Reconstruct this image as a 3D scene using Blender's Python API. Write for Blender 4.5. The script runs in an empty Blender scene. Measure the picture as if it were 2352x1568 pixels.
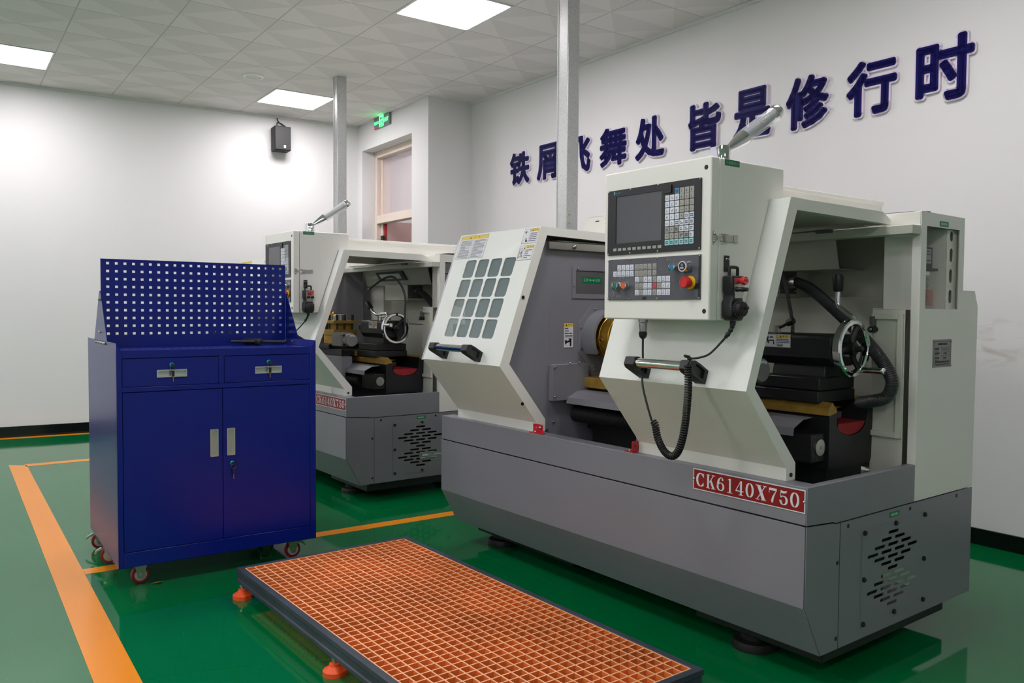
import bpy, bmesh, math, random
from mathutils import Vector, Matrix
random.seed(7)
S = bpy.context.scene
COL = S.collection
PI = math.pi

# ------------------------------------------------------------------ camera, world, exposure
CAM = bpy.data.cameras.new('camera'); CAM.sensor_width = 36; CAM.sensor_fit = 'HORIZONTAL'
CAM.lens = 1882.44/2352*36; CAM.clip_start = .05; CAM.clip_end = 60
cam = bpy.data.objects.new('camera', CAM); COL.objects.link(cam)
_p, _y, _r = .0392, 2.4921, -.0067
_f = Vector((math.cos(_y)*math.cos(_p), math.sin(_y)*math.cos(_p), -math.sin(_p)))
_rt = Vector((math.sin(_y), -math.cos(_y), 0)); _dn = _f.cross(_rt)
_r2 = math.cos(_r)*_rt + math.sin(_r)*_dn; _d2 = math.cos(_r)*_dn - math.sin(_r)*_rt
cam.matrix_world = Matrix(((_r2.x, -_d2.x, -_f.x, 0), (_r2.y, -_d2.y, -_f.y, 0), (_r2.z, -_d2.z, -_f.z, 1.2168), (0, 0, 0, 1)))
S.camera = cam
W = bpy.data.worlds.new('world'); S.world = W; W.use_nodes = True
W.node_tree.nodes['Background'].inputs[0].default_value = (.8, .85, .9, 1)
W.node_tree.nodes['Background'].inputs[1].default_value = .02
S.view_settings.view_transform = 'Standard'; S.view_settings.look = 'None'
S.view_settings.gamma = 1; S.view_settings.use_curve_mapping = False
S.view_settings.exposure = 1.72
PANEL = 9.0           # emission of the 0.6 m ceiling panels
S.cycles.use_denoising = True
S.cycles.max_bounces = 10

# ------------------------------------------------------------------ materials
def lin(c):
    return tuple((x/255/12.92 if x/255 <= .04045 else ((x/255+.055)/1.055)**2.4) for x in c) + (1,)
MATS = {}
def mat(name, rgb, rough=.5, metal=0., bump=0., bscale=200., spec=.5, var=0., vscale=6., coat=0., emit=0., trans=0., alpha=1., linear=None, aniso=None):
    m = bpy.data.materials.new(name); m.use_nodes = True
    nt = m.node_tree; b = nt.nodes['Principled BSDF']
    c = linear if linear else lin(rgb)
    b.inputs['Base Color'].default_value = c
    b.inputs['Roughness'].default_value = rough; b.inputs['Metallic'].default_value = metal
    b.inputs['Specular IOR Level'].default_value = spec
    b.inputs['Coat Weight'].default_value = coat
    b.inputs['Transmission Weight'].default_value = trans; b.inputs['Alpha'].default_value = alpha
    if emit:
        b.inputs['Emission Color'].default_value = c; b.inputs['Emission Strength'].default_value = emit
    if bump or var:
        tc = nt.nodes.new('ShaderNodeTexCoord')
    if bump:
        n = nt.nodes.new('ShaderNodeTexNoise'); n.inputs['Scale'].default_value = bscale; n.inputs['Detail'].default_value = 3
        bp = nt.nodes.new('ShaderNodeBump'); bp.inputs['Strength'].default_value = bump; bp.inputs['Distance'].default_value = .002
        nt.links.new(tc.outputs['Object'], n.inputs['Vector']); nt.links.new(n.outputs['Fac'], bp.inputs['Height'])
        nt.links.new(bp.outputs['Normal'], b.inputs['Normal'])
    if var:
        n = nt.nodes.new('ShaderNodeTexNoise'); n.inputs['Scale'].default_value = vscale; n.inputs['Detail'].default_value = 5
        r = nt.nodes.new('ShaderNodeMapRange'); r.inputs['From Min'].default_value = .3; r.inputs['From Max'].default_value = .7
        r.inputs['To Min'].default_value = 1-var; r.inputs['To Max'].default_value = 1+var
        mx = nt.nodes.new('ShaderNodeVectorMath'); mx.operation = 'SCALE'; mx.inputs[0].default_value = c[:3]
        nt.links.new(tc.outputs['Object'], n.inputs['Vector']); nt.links.new(n.outputs['Fac'], r.inputs['Value'])
        nt.links.new(r.outputs[0], mx.inputs['Scale']); nt.links.new(mx.outputs[0], b.inputs['Base Color'])
    MATS[name] = m
    return m
class G:                                    # tiny node-expression helper
    def __init__(s, m): s.nt = m.node_tree
    def n(s, t, **k):
        x = s.nt.nodes.new(t)
        for a, v in k.items(): setattr(x, a, v)
        return x
    def m(s, op, a, b=0., c=0.):
        x = s.n('ShaderNodeMath', operation=op)
        for i, v in enumerate((a, b, c)):
            if hasattr(v, 'is_linked') or hasattr(v, 'links'): s.nt.links.new(v, x.inputs[i])
            else: x.inputs[i].default_value = v
        return x.outputs[0]
    def mix(s, f, a, b):
        x = s.n('ShaderNodeMix', data_type='RGBA')
        for i, v in ((0, f), (6, a), (7, b)):
            if hasattr(v, 'links'): s.nt.links.new(v, x.inputs[i])
            else: x.inputs[i].default_value = v
        return x.outputs[2]

mat('white_paint', (229, 228, 221), .38, bump=.10, bscale=900)
mat('white_paint_shaded', (198, 199, 188), .42, bump=.1, bscale=900)  # white paint darkened: the enclosure's inner shade is put into this colour
mat('orange_peel_white', (230, 233, 228), .42, bump=.55, bscale=420)
mat('grey_paint', (124, 125, 132), .34, bump=.12, bscale=500)
mat('dark_grey_paint', (127, 126, 134), .36, bump=.1, bscale=500)
mat('hose_grey', (52, 53, 54), .34); mat('alloy', (206, 212, 210), .25, .8)
mat('cast_black', (21, 22, 24), .45, bump=.3, bscale=160)
mat('cast_grey', (88, 89, 90), .5)
mat('plastic_black', (24, 24, 26), .42)
mat('rubber_black', (16, 16, 17), .55)
mat('bezel_black', (24, 25, 30), .4)
mat('panel_grey', (84, 84, 92), .3, var=.12, vscale=30)
mat('display', (86, 86, 92), .12, spec=.5)
mat('key_white', (214, 218, 228), .3); mat('key_grey', (158, 157, 150), .3); mat('key_blue', (70, 130, 170), .3)
mat('key_cyan', (156, 212, 214), .3); mat('key_red', (190, 70, 84), .3); mat('ink_navy', (40, 44, 84), .5); mat('ink', (22, 22, 24), .5)
mat('chrome', (225, 226, 228), .07, 1.); mat('steel', (170, 170, 170), .22, 1.); mat('brushed', (190, 188, 182), .35, 1.)
mat('brass', (206, 160, 62), .28, 1., var=.15, vscale=14); mat('oiled_gold', (172, 136, 60), .42, .4, var=.2, vscale=20)
mat('red_plastic', (204, 32, 36), .3); mat('yellow_plastic', (222, 168, 20), .3); mat('orange_plastic', (232, 92, 24), .35)
mat('green_plastic', (12, 108, 88), .3); mat('blue_plastic', (20, 112, 160), .3)
mat('sticker_white', (222, 223, 226), .45); mat('sticker_yellow', (226, 192, 52), .45); mat('sticker_green', (0, 112, 78), .4); mat('sticker_text', (150, 196, 150), .5)
mat('red_sign', (134, 10, 14), .3); mat('sign_white', (214, 218, 224), .35); mat('red_bracket', (196, 28, 38), .4); mat('casting_red', (150, 20, 34), .6)
mat('blue_paint', (3, 23, 114), .26, bump=.05, bscale=600, spec=.42)
mat('teal_lock', (20, 150, 170), .25, .7)
mat('caster_red', (140, 20, 40), .35); mat('zinc', (190, 196, 190), .3, 1.); mat('caster_hub', (170, 166, 156), .5)
mat('frame_slate', (52, 58, 70), .45, bump=.2, bscale=90, var=.25, vscale=9)
mat('grating_orange', (226, 120, 52), .5, var=.22, vscale=4)
mat('grating_worn', (240, 178, 136), .5, var=.1, vscale=5)
mat('foot_orange', (238, 84, 28), .45)
mat('black_stone', (12, 12, 13), .12, var=.4, vscale=30)
mat('line_orange', (228, 138, 18), .22, spec=.4)
mat('letter_navy', (18, 14, 90), .45, spec=.12); mat('letter_back', (222, 210, 226), .4)
mat('speaker_black', (14, 14, 17), .6); mat('badge', (230, 230, 230), .4)
mat('wood_pink', (222, 206, 194), .45); mat('corridor_wall', (206, 192, 198), .7); mat('corridor_door', (176, 146, 142), .5)
mat('acrylic', (240, 242, 246), .06, alpha=.3)
mat('glass', (150, 166, 168), .08, alpha=.42); mat('clear_glass', (225, 215, 222), .05, alpha=.15)
mat('reservoir', (200, 196, 186), .2, alpha=.18); mat('oil', (150, 56, 12), .2)
mat('plate_metal', (138, 138, 136), .45, .3); mat('leaf', (170, 100, 50), .6)
mat('sign_grey', (120, 128, 130), .3); mat('sign_glow', (70, 255, 130), .5, emit=1.6)
mat('led_red', (255, 30, 40), .4, emit=1.0)
mat('film', (206, 206, 222), .3, alpha=.5)
mat('lamp_frame', (235, 235, 235), .4)
m = mat('lamp_panel', (255, 255, 255), .5); b_ = m.node_tree.nodes['Principled BSDF']
b_.inputs['Emission Color'].default_value = (1, .95, .982, 1); b_.inputs['Emission Strength'].default_value = PANEL
m = mat('corridor_lamp', (255, 255, 255), .5); b_ = m.node_tree.nodes['Principled BSDF']
b_.inputs['Emission Color'].default_value = (1, .93, .95, 1); b_.inputs['Emission Strength'].default_value = 3.2
mat('wall_white', (221, 220, 220), .62, bump=.04, bscale=60)
# text wall: plaster with a few scuffs low behind the near machine
m = mat('wall_scuffed', (224, 223, 223), .6); g = G(m); b_ = m.node_tree.nodes['Principled BSDF']
tc = g.n('ShaderNodeTexCoord'); sx = g.n('ShaderNodeSeparateXYZ'); m.node_tree.links.new(tc.outputs['Object'], sx.inputs[0])
nz = g.n('ShaderNodeTexNoise'); nz.inputs['Scale'].default_value = 9; nz.inputs['Detail'].default_value = 6; nz.inputs['Distortion'].default_value = 1.2
mp = g.n('ShaderNodeMapping'); mp.inputs['Scale'].default_value = (.55, 1, 1.6); m.node_tree.links.new(tc.outputs['Object'], mp.inputs[0]); m.node_tree.links.new(mp.outputs[0], nz.inputs['Vector'])
dx = g.m('DIVIDE', g.m('SUBTRACT', sx.outputs[0], -1.86), .22); dz = g.m('DIVIDE', g.m('SUBTRACT', sx.outputs[2], 1.05), .16)
rr = g.m('ADD', g.m('MULTIPLY', dx, dx), g.m('MULTIPLY', dz, dz))
ms = g.m('MULTIPLY', g.m('MAXIMUM', g.m('SUBTRACT', 1., rr), 0.), g.m('MAXIMUM', g.m('MULTIPLY', g.m('SUBTRACT', nz.outputs['Fac'], .5), 5.), 0.))
m.node_tree.links.new(g.mix(g.m('MINIMUM', g.m('MULTIPLY', ms, .55), .6), lin((224, 223, 223)), lin((176, 160, 142))), b_.inputs['Base Color'])
# floor: glossy green epoxy
m = mat('floor_epoxy', (0, 104, 56), .07, spec=.5, coat=.0); g = G(m); b_ = m.node_tree.nodes['Principled BSDF']
tc = g.n('ShaderNodeTexCoord')
n1 = g.n('ShaderNodeTexNoise'); n1.inputs['Scale'].default_value = 1.3; n1.inputs['Detail'].default_value = 2
n2 = g.n('ShaderNodeTexNoise'); n2.inputs['Scale'].default_value = 160; n2.inputs['Detail'].default_value = 2
for n_ in (n1, n2): m.node_tree.links.new(tc.outputs['Object'], n_.inputs['Vector'])
bp = g.n('ShaderNodeBump'); bp.inputs['Strength'].default_value = .12; bp.inputs['Distance'].default_value = .02
m.node_tree.links.new(n1.outputs['Fac'], bp.inputs['Height']); m.node_tree.links.new(bp.outputs['Normal'], b_.inputs['Normal'])
m.node_tree.links.new(g.mix(g.m('MULTIPLY', g.m('GREATER_THAN', n2.outputs['Fac'], .735), .5), lin((0, 100, 52)), lin((110, 150, 120))), b_.inputs['Base Color'])
# ceiling: 0.6 m tiles, triangles of fine perforation
m = mat('ceiling_tile', (206, 206, 198), .7); g = G(m); b_ = m.node_tree.nodes['Principled BSDF']
tc = g.n('ShaderNodeTexCoord'); sx = g.n('ShaderNodeSeparateXYZ'); m.node_tree.links.new(tc.outputs['Object'], sx.inputs[0])
u = g.m('FRACT', g.m('DIVIDE', sx.outputs[0], .6)); v = g.m('FRACT', g.m('DIVIDE', sx.outputs[1], .6))
uh = g.m('FRACT', g.m('MULTIPLY', u, 2.)); vh = g.m('FRACT', g.m('MULTIPLY', v, 2.))
qa = g.m('GREATER_THAN', u, .5); qb = g.m('GREATER_THAN', v, .5)
par = g.m('ABSOLUTE', g.m('SUBTRACT', qa, qb))
tri1 = g.m('GREATER_THAN', uh, vh); tri2 = g.m('GREATER_THAN', g.m('ADD', uh, vh), 1.)
perf = g.m('ADD', g.m('MULTIPLY', par, tri1), g.m('MULTIPLY', g.m('SUBTRACT', 1., par), tri2))
slots = g.m('GREATER_THAN', g.m('FRACT', g.m('MULTIPLY', u, 44.)), .55)
dark = g.m('MULTIPLY', perf, g.m('MULTIPLY', slots, .22))
em = g.m('MINIMUM', g.m('MINIMUM', u, g.m('SUBTRACT', 1., u)), g.m('MINIMUM', v, g.m('SUBTRACT', 1., v)))
seam = g.m('LESS_THAN', em, .0075)
tot = g.m('MAXIMUM', dark, g.m('MULTIPLY', seam, .42))
m.node_tree.links.new(g.mix(tot, lin((234, 228, 228)), lin((104, 104, 96))), b_.inputs['Base Color'])
# galvanised steel for the conduits
m = mat('galvanised', (176, 182, 184), .32, 1.); g = G(m); b_ = m.node_tree.nodes['Principled BSDF']
tc = g.n('ShaderNodeTexCoord'); vo = g.n('ShaderNodeTexVoronoi'); vo.inputs['Scale'].default_value = 210
m.node_tree.links.new(tc.outputs['Object'], vo.inputs['Vector'])
m.node_tree.links.new(g.mix(vo.outputs['Color'], lin((188, 190, 190)), lin((216, 217, 216))), b_.inputs['Base Color'])
rv = g.m('ADD', .26, g.m('MULTIPLY', vo.outputs['Distance'], .3)); m.node_tree.links.new(rv, b_.inputs['Roughness'])

# ------------------------------------------------------------------ mesh builder
ORG = Vector((0, 0, 0))
def _curve_mesh(cu):
    ob = bpy.data.objects.new('tmp', cu); COL.objects.link(ob)
    dg = bpy.context.evaluated_depsgraph_get(); me = bpy.data.meshes.new_from_object(ob.evaluated_get(dg))
    v = [tuple(x.co) for x in me.vertices]; f = [tuple(p.vertices) for p in me.polygons]
    bpy.data.objects.remove(ob); bpy.data.curves.remove(cu); bpy.data.meshes.remove(me)
    return v, f
def rrect(x0, y0, x1, y1, r=0., n=4):
    if r <= 0: return [(x0, y0), (x1, y0), (x1, y1), (x0, y1)]
    o = []
    for cx, cy, a in ((x1-r, y0+r, -90), (x1-r, y1-r, 0), (x0+r, y1-r, 90), (x0+r, y0+r, 180)):
        for i in range(n+1):
            t = math.radians(a+90*i/n); o.append((cx+r*math.cos(t), cy+r*math.sin(t)))
    return o
def ell(cx, cy, rx, ry, n=24, a0=0, a1=360):
    full = a1-a0 == 360
    return [(cx+rx*math.cos(math.radians(a0+(a1-a0)*i/(n if full else n-1))), cy+ry*math.sin(math.radians(a0+(a1-a0)*i/(n if full else n-1)))) for i in range(n)]
class F:                                    # a local frame: origin, u, v and outward normal
    def __init__(s, o, u, v):
        s.o = Vector(o); s.u = Vector(u).normalized(); s.v = Vector(v).normalized(); s.n = s.u.cross(s.v)
    def at(s, a, b, c=0.): return s.o + s.u*a + s.v*b + s.n*c
class MB:
    def __init__(s): s.v = []; s.f = []; s.mi = []; s.ms = []
    def _m(s, m):
        if m not in s.ms: s.ms.append(m)
        return s.ms.index(m)
    def add(s, vs, fs, m):
        k = len(s.v); i = s._m(m); s.v += [Vector(x) for x in vs]
        for f in fs: s.f.append(tuple(a+k for a in f)); s.mi.append(i)
        return s
    def box(s, x0, x1, y0, y1, z0, z1, m, fr=None):
        vs = [(x, y, z) for z in (z0, z1) for y in (y0, y1) for x in (x0, x1)]
        if fr: vs = [fr.at(*q) for q in vs]
        return s.add(vs, [(0, 2, 3, 1), (4, 5, 7, 6), (0, 1, 5, 4), (2, 6, 7, 3), (0, 4, 6, 2), (1, 3, 7, 5)], m)
    def prism(s, poly, ax, a0, a1, m, fr=None):
        n = len(poly)
        def P(a, q): return {'x': (a, q[0], q[1]), 'y': (q[0], a, q[1]), 'z': (q[0], q[1], a)}[ax]
        vs = [P(a, q) for a in (a0, a1) for q in poly]
        if fr: vs = [fr.at(*q) for q in vs]
        fs = [tuple(range(n)), tuple(range(n, 2*n))] + [(i, (i+1) % n, n+(i+1) % n, n+i) for i in range(n)]
        return s.add(vs, fs, m)
    def strip(s, prof, ax, a0, a1, t, m):    # open sheet-metal profile of thickness t
        off = []
        for i, p in enumerate(prof):
            d = Vector((0, 0))
            for a, b in ((i-1, i), (i, i+1)):
                if a >= 0 and b < len(prof):
                    e = Vector(prof[b])-Vector(prof[a]); e.normalize(); d += Vector((-e.y, e.x))
            d.normalize(); off.append((p[0]+d.x*t, p[1]+d.y*t))
        n = len(prof)
        def P(a, q): return {'x': (a, q[0], q[1]), 'y': (q[0], a, q[1]), 'z': (q[0], q[1], a)}[ax]
        for i in range(n-1):
            q = [prof[i], prof[i+1], off[i+1], off[i]]
            vs = [P(a, w) for a in (a0, a1) for w in q]
            s.add(vs, [(0, 1, 2, 3), (4, 5, 6, 7), (0, 1, 5, 4), (1, 2, 6, 5), (2, 3, 7, 6), (3, 0, 4, 7)], m)
        return s
    def lathe(s, p, ax, prof, m, n=28, cap=True):
        p = Vector(p); ax = Vector(ax).normalized()
        a = Vector((0, 0, 1)) if abs(ax.z) < .9 else Vector((1, 0, 0))
        e1 = ax.cross(a).normalized(); e2 = ax.cross(e1)
        vs = [p+ax*h+(e1*math.cos(2*PI*i/n)+e2*math.sin(2*PI*i/n))*r for r, h in prof for i in range(n)]
        fs = [(j*n+i, j*n+(i+1) % n, (j+1)*n+(i+1) % n, (j+1)*n+i) for j in range(len(prof)-1) for i in range(n)]
        if cap: fs += [tuple(range(n)), tuple((len(prof)-1)*n+i for i in range(n))]
        return s.add(vs, fs, m)
    def cyl(s, p0, p1, r, m, r1=None, n=24):
        p0 = Vector(p0); d = Vector(p1)-p0
        return s.lathe(p0, d, [(r, 0), (r if r1 is None else r1, d.length)], m, n)
    def ball(s, p, r, m, n=16, sq=1., ax=(0, 0, 1)):
        return s.lathe(p, ax, [(max(r*math.cos(t), 1e-4), r*sq*math.sin(t)) for t in [-PI/2+PI*i/10 for i in range(11)]], m, n)
    def tube(s, pts, r, m, n=10, smooth=0, closed=False, rib=None, step=0):
        P = [Vector(q) for q in pts]
        if smooth:
            Q = []
            for i in range(len(P)-1):
                a, b, c, d = P[max(i-1, 0)], P[i], P[i+1], P[min(i+2, len(P)-1)]
                for k in range(smooth):
                    t = k/smooth
                    Q.append(.5*((2*b)+(c-a)*t+(2*a-5*b+4*c-d)*t*t+(3*b-a-3*c+d)*t**3))
            P = Q+[P[-1]]
        if step:
            L = [0.]
            for a, b in zip(P, P[1:]): L.append(L[-1]+(b-a).length)
            n_ = max(int(L[-1]/step), 2); R_ = []; j = 0
            for i in range(n_+1):
                d = L[-1]*i/n_
                while j < len(L)-2 and L[j+1] < d: j += 1
                R_.append(P[j].lerp(P[j+1], (d-L[j])/max(L[j+1]-L[j], 1e-9)))
            P = R_
        vs = []; N = len(P); t0 = None
        for i, q in enumerate(P):
            if closed: t = (P[(i+1) % N]-P[i-1])
            else: t = P[min(i+1, N-1)]-P[max(i-1, 0)]
            t.normalize()
            if t0 is None:
                a = Vector((0, 0, 1)) if abs(t.z) < .9 else Vector((1, 0, 0))
                e1 = t.cross(a).normalized()
            else:
                e1 = (e1-t*e1.dot(t)).normalized()
            t0 = t; e2 = t.cross(e1)
            rr = r*(rib[i % len(rib)] if rib else 1)
            vs += [q+(e1*math.cos(2*PI*k/n)+e2*math.sin(2*PI*k/n))*rr for k in range(n)]
        fs = [(j*n+k, j*n+(k+1) % n, (j+1)*n+(k+1) % n, (j+1)*n+k) for j in range(N-1) for k in range(n)]
        if closed: fs += [((N-1)*n+k, (N-1)*n+(k+1) % n, (k+1) % n, k) for k in range(n)]
        else: fs += [tuple(range(n)), tuple((N-1)*n+k for k in range(n))]
        return s.add(vs, fs, m)
    def plate(s, outer, holes, fr, t, m):    # flat sheet with cut-outs, thickness t behind the frame plane
        cu = bpy.data.curves.new('c', 'CURVE'); cu.dimensions = '2D'; cu.fill_mode = 'BOTH'; cu.extrude = t/2
        for lp in [outer]+list(holes):
            sp = cu.splines.new('POLY'); sp.points.add(len(lp)-1)
            for i, q in enumerate(lp): sp.points[i].co = (q[0], q[1], 0, 1)
            sp.use_cyclic_u = True
        vs, fs = _curve_mesh(cu)
        return s.add([fr.at(a, b, c-t/2) for a, b, c in vs], fs, m)
    def text(s, txt, fr, m, h=None, w=None, ext=.0003, off=0., x=0., y=0., z=0., center=False):
        cu = bpy.data.curves.new('t', 'FONT'); cu.body = txt; cu.size = 1.; cu.offset = off; cu.resolution_u = 3
        vs, fs = _curve_mesh(cu)
        if not vs: return s
        x0 = min(a[0] for a in vs); x1 = max(a[0] for a in vs); y0 = min(a[1] for a in vs); y1 = max(a[1] for a in vs)
        ky = h/(y1-y0) if h else None; kx = w/(x1-x0) if w else None
        kx = kx or ky; ky = ky or kx
        cx = (x1-x0)*kx/2 if center else 0
        base = len(s.v)
        s.add([fr.at(x-cx+(a[0]-x0)*kx, y+(a[1]-y0)*ky, z+ext) for a in vs], fs, m)
        if ext > .001:
            # extruded letters: add back and sides
            from collections import Counter
            e = Counter(tuple(sorted((f[i], f[(i+1) % len(f)]))) for f in fs for i in range(len(f)))
            vb = [fr.at(x-cx+(a[0]-x0)*kx, y+(a[1]-y0)*ky, z) for a in vs]; n = len(vs)
            vf = [fr.at(x-cx+(a[0]-x0)*kx, y+(a[1]-y0)*ky, z+ext) for a in vs]
            s.add(vf+vb, [(a, b, n+b, n+a) for (a, b), c in e.items() if c == 1], m)
        return s
    def bold_text(s, txt, fr, m, x, y, w, h, off, ext):   # raised character, its outline fattened evenly by off
        cu = bpy.data.curves.new('t', 'FONT'); cu.body = txt; cu.size = 1.; cu.resolution_u = 3
        vs, fs = _curve_mesh(cu)
        from collections import Counter
        x0 = min(a[0] for a in vs); x1 = max(a[0] for a in vs); y0 = min(a[1] for a in vs); y1 = max(a[1] for a in vs)
        kx = (w-2*off)/(x1-x0); ky = (h-2*off)/(y1-y0)
        P = [Vector((x+off+(a[0]-x0)*kx, y+off+(a[1]-y0)*ky)) for a in vs]
        s.add([fr.at(p.x, p.y, ext) for p in P], fs, m)
        key = {}; idx = [key.setdefault((round(p.x, 5), round(p.y, 5)), i) for i, p in enumerate(P)]
        e = Counter(tuple(sorted((idx[f[i]], idx[f[(i+1) % len(f)]]))) for f in fs for i in range(len(f)))
        bd = [k for k, c in e.items() if c == 1 and k[0] != k[1]]
        for a, b in bd:
            d = (P[b]-P[a]).normalized(); q = Vector((-d.y, d.x))*off
            s.prism([(p.x, p.y) for p in (P[a]-q, P[b]-q, P[b]+q, P[a]+q)], 'z', 0, ext, m, fr)
        for a in set(i for k in bd for i in k): s.prism([(P[a].x+off*math.cos(PI*i/6), P[a].y+off*math.sin(PI*i/6)) for i in range(12)], 'z', 0, ext, m, fr)
        return s
    def quad(s, pts, m): return s.add(pts, [tuple(range(len(pts)))], m)
    def stroke(s, pts, fr, m, thick, thin, z, ws=None):
        P = [Vector(p) for p in pts]; L = []
        for i, p in enumerate(P):
            t = (P[min(i+1, len(P)-1)]-P[max(i-1, 0)]).normalized(); w = ws[i] if ws else thin+(thick-thin)*abs(t.y)**1.5
            nn = Vector((-t.y, t.x))*w/2; L.append((p+nn, p-nn))
        for a, b in zip(L, L[1:]): s.quad([fr.at(*a[0], z), fr.at(*b[0], z), fr.at(*b[1], z), fr.at(*a[1], z)], m)
        return s
    def build(s, name, parent=None, bevel=0., flat=False, keep=False, segs=2):
        me = bpy.data.meshes.new(name); me.from_pydata([v-ORG for v in s.v], [], s.f)
        for mm in s.ms: me.materials.append(MATS[mm])
        me.polygons.foreach_set('material_index', s.mi)
        if not keep:
            bm = bmesh.new(); bm.from_mesh(me); bmesh.ops.recalc_face_normals(bm, faces=bm.faces); bm.to_mesh(me); bm.free()
        if not flat:
            me.polygons.foreach_set('use_smooth', [True]*len(me.polygons)); me.set_sharp_from_angle(angle=math.radians(38))
        me.update()
        o = bpy.data.objects.new(name, me); COL.objects.link(o)
        if parent: o.parent = parent
        elif ORG.length: o.location = ORG
        if bevel:
            b = o.modifiers.new('bevel', 'BEVEL'); b.width = bevel; b.segments = segs; b.limit_method = 'ANGLE'; b.angle_limit = math.radians(40)
        return o
def thing(name, label, cat, loc, group=None):
    global ORG
    o = bpy.data.objects.new(name, None); o.empty_display_size = .1; COL.objects.link(o)
    ORG = Vector(loc); o.location = ORG; o['label'] = label; o['category'] = cat
    if group: o['group'] = group
    return o
def tag(o, label, cat, group=None):
    o['label'] = label; o['category'] = cat
    if group: o['group'] = group
    return o
def struct(o): o['kind'] = 'structure'; return o
def world0():
    global ORG
    ORG = Vector((0, 0, 0))
def copy_tree(o, parent=None):
    c = o.copy(); COL.objects.link(c)
    if parent: c.parent = parent
    for ch in list(o.children): copy_tree(ch, c)
    return c

# ------------------------------------------------------------------ the room
ZC = 3.2577; TILT = -.0375
RX, RY = Vector((math.cos(TILT), math.sin(TILT), 0)), Vector((-math.sin(TILT), math.cos(TILT), 0))
world0()
def xl(y): return -8.9268+.1075*y            # left wall
def yt(x): return 4.4991-.0216*x              # wall with the lettering
DA, DB = Vector((-6.827, 4.157, 0)), Vector((-8.501, 4.240, 0))
dd = (DB-DA).normalized(); dn = Vector((dd.y, -dd.x, 0))       # along the door wall (leftwards) and away into it
struct(MB().box(-11, 4.6, -5.2, 8, -.1, 0, 'floor_epoxy').build('floor'))
o = struct(MB().box(-11, 4.8, -5.4, 7.2, ZC, ZC+.08, 'ceiling_tile').build('ceiling'))
for vv in o.data.vertices:      # keep the tile grid in the object's own axes
    q = Vector((vv.co.x+6.3506, vv.co.y-1.0579, vv.co.z)); vv.co = Vector((q.x*math.cos(-TILT)-q.y*math.sin(-TILT), q.x*math.sin(-TILT)+q.y*math.cos(-TILT), q.z))
o.location = (-6.3506, 1.0579, 0); o.rotation_euler = (0, 0, TILT)
struct(MB().prism([(xl(-5.2), -5.2), (xl(4.9), 4.9), (xl(4.9)-.15, 4.9), (xl(-5.2)-.15, -5.2)], 'z', 0, ZC, 'wall_white').build('wall_left'))
struct(MB().prism([(-6.9, yt(-6.9)), (4.6, yt(4.6)), (4.6, yt(4.6)+.15), (-6.9, yt(-6.9)+.15)], 'z', 0, ZC, 'wall_scuffed').build('wall_back'))
struct(MB().box(3.3, 3.45, -5.2, 4.5, 0, ZC, 'wall_white').build('wall_right'))
struct(MB().box(-10, 4.6, -5.2, -5.05, 0, ZC, 'wall_white').build('wall_front'))
# wall round the doorway: opening 0.341..1.535 along it, head at 2.965
FD = F(DA, -dd, (0, 0, 1)); TH = .55
def dw(a0, a1, c0, c1, z0, z1, m, mb): return mb.box(-a1, -a0, z0, z1, -c1, -c0, m, FD)
mb = MB().plate([(-1.85, 0), (-1.535, 0), (-1.535, 2.965), (-.341, 2.965), (-.341, 0), (0, 0), (0, ZC), (-1.85, ZC)], [], FD, TH, 'wall_white')
struct(mb.build('wall_door'))
mb = MB()
dw(.341, .43, .15, .25, 0, 2.965, 'wood_pink', mb); dw(1.48, 1.535, .15, .25, 0, 2.965, 'wood_pink', mb)
dw(.43, 1.48, .15, .25, 2.895, 2.965, 'wood_pink', mb); dw(.43, 1.48, .15, .25, 2.165, 2.255, 'wood_pink', mb)
dw(1.44, 1.48, .2, .3, 0, 2.9, 'wood_pink', mb)
door = struct(mb.build('door_1', bevel=.005))
mb = MB(); dw(.43, 1.44, .205, .209, 2.255, 2.895, 'clear_glass', mb); mb.build('transom_pane', door)
mb = MB()
dw(-1.6, 3, 2.3, 2.4, 0, ZC, 'corridor_wall', mb); dw(-1.7, -1.6, TH+.4, 2.4, 0, ZC, 'corridor_wall', mb); dw(3., 3.1, TH, 2.4, 0, ZC, 'corridor_wall', mb)
struct(mb.build('wall_corridor'))
mb = MB(); dw(1.385, 1.425, .235, 1.08, 0.01, 2.19, 'corridor_door', mb); mb.build('door_leaf', door)
mb = MB(); dw(1.385, 1.425, .212, .2345, 1.2, 2.19, 'casting_red', mb); mb.build('red_edge_strip', door)
mb = MB(); dw(1.375, 1.43, .175, .205, 1.90, 2.03, 'plastic_black', mb); mb.build('door_closer', door)
mb = MB(); dw(-.6, 1.4, 1.1, 1.5, ZC-.03, ZC-.005, 'corridor_lamp', mb)
tag(mb.build('corridor_light'), 'ceiling light of the corridor beyond the doorway', 'light')
world0()
# skirting
def skirt(name, a, b, n, h=.1, t=.014):
    a, b, n = Vector(a), Vector(b), Vector(n); u = (b-a).normalized(); fr = F(a, u, (0, 0, 1)); L = (b-a).length
    s_ = 1 if fr.n.dot(n) > 0 else -1
    struct(MB().box(0, L, 0, h, *sorted((0, t*s_)), 'black_stone', fr).build(name))
skirt('baseboard_left', (xl(-5), -5, 0), (xl(4.2), 4.2, 0), (1, 0, 0))
skirt('baseboard_back', (-6.8, yt(-6.8), 0), (3.29, yt(3.29), 0), (0, -1, 0), .085)
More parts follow.
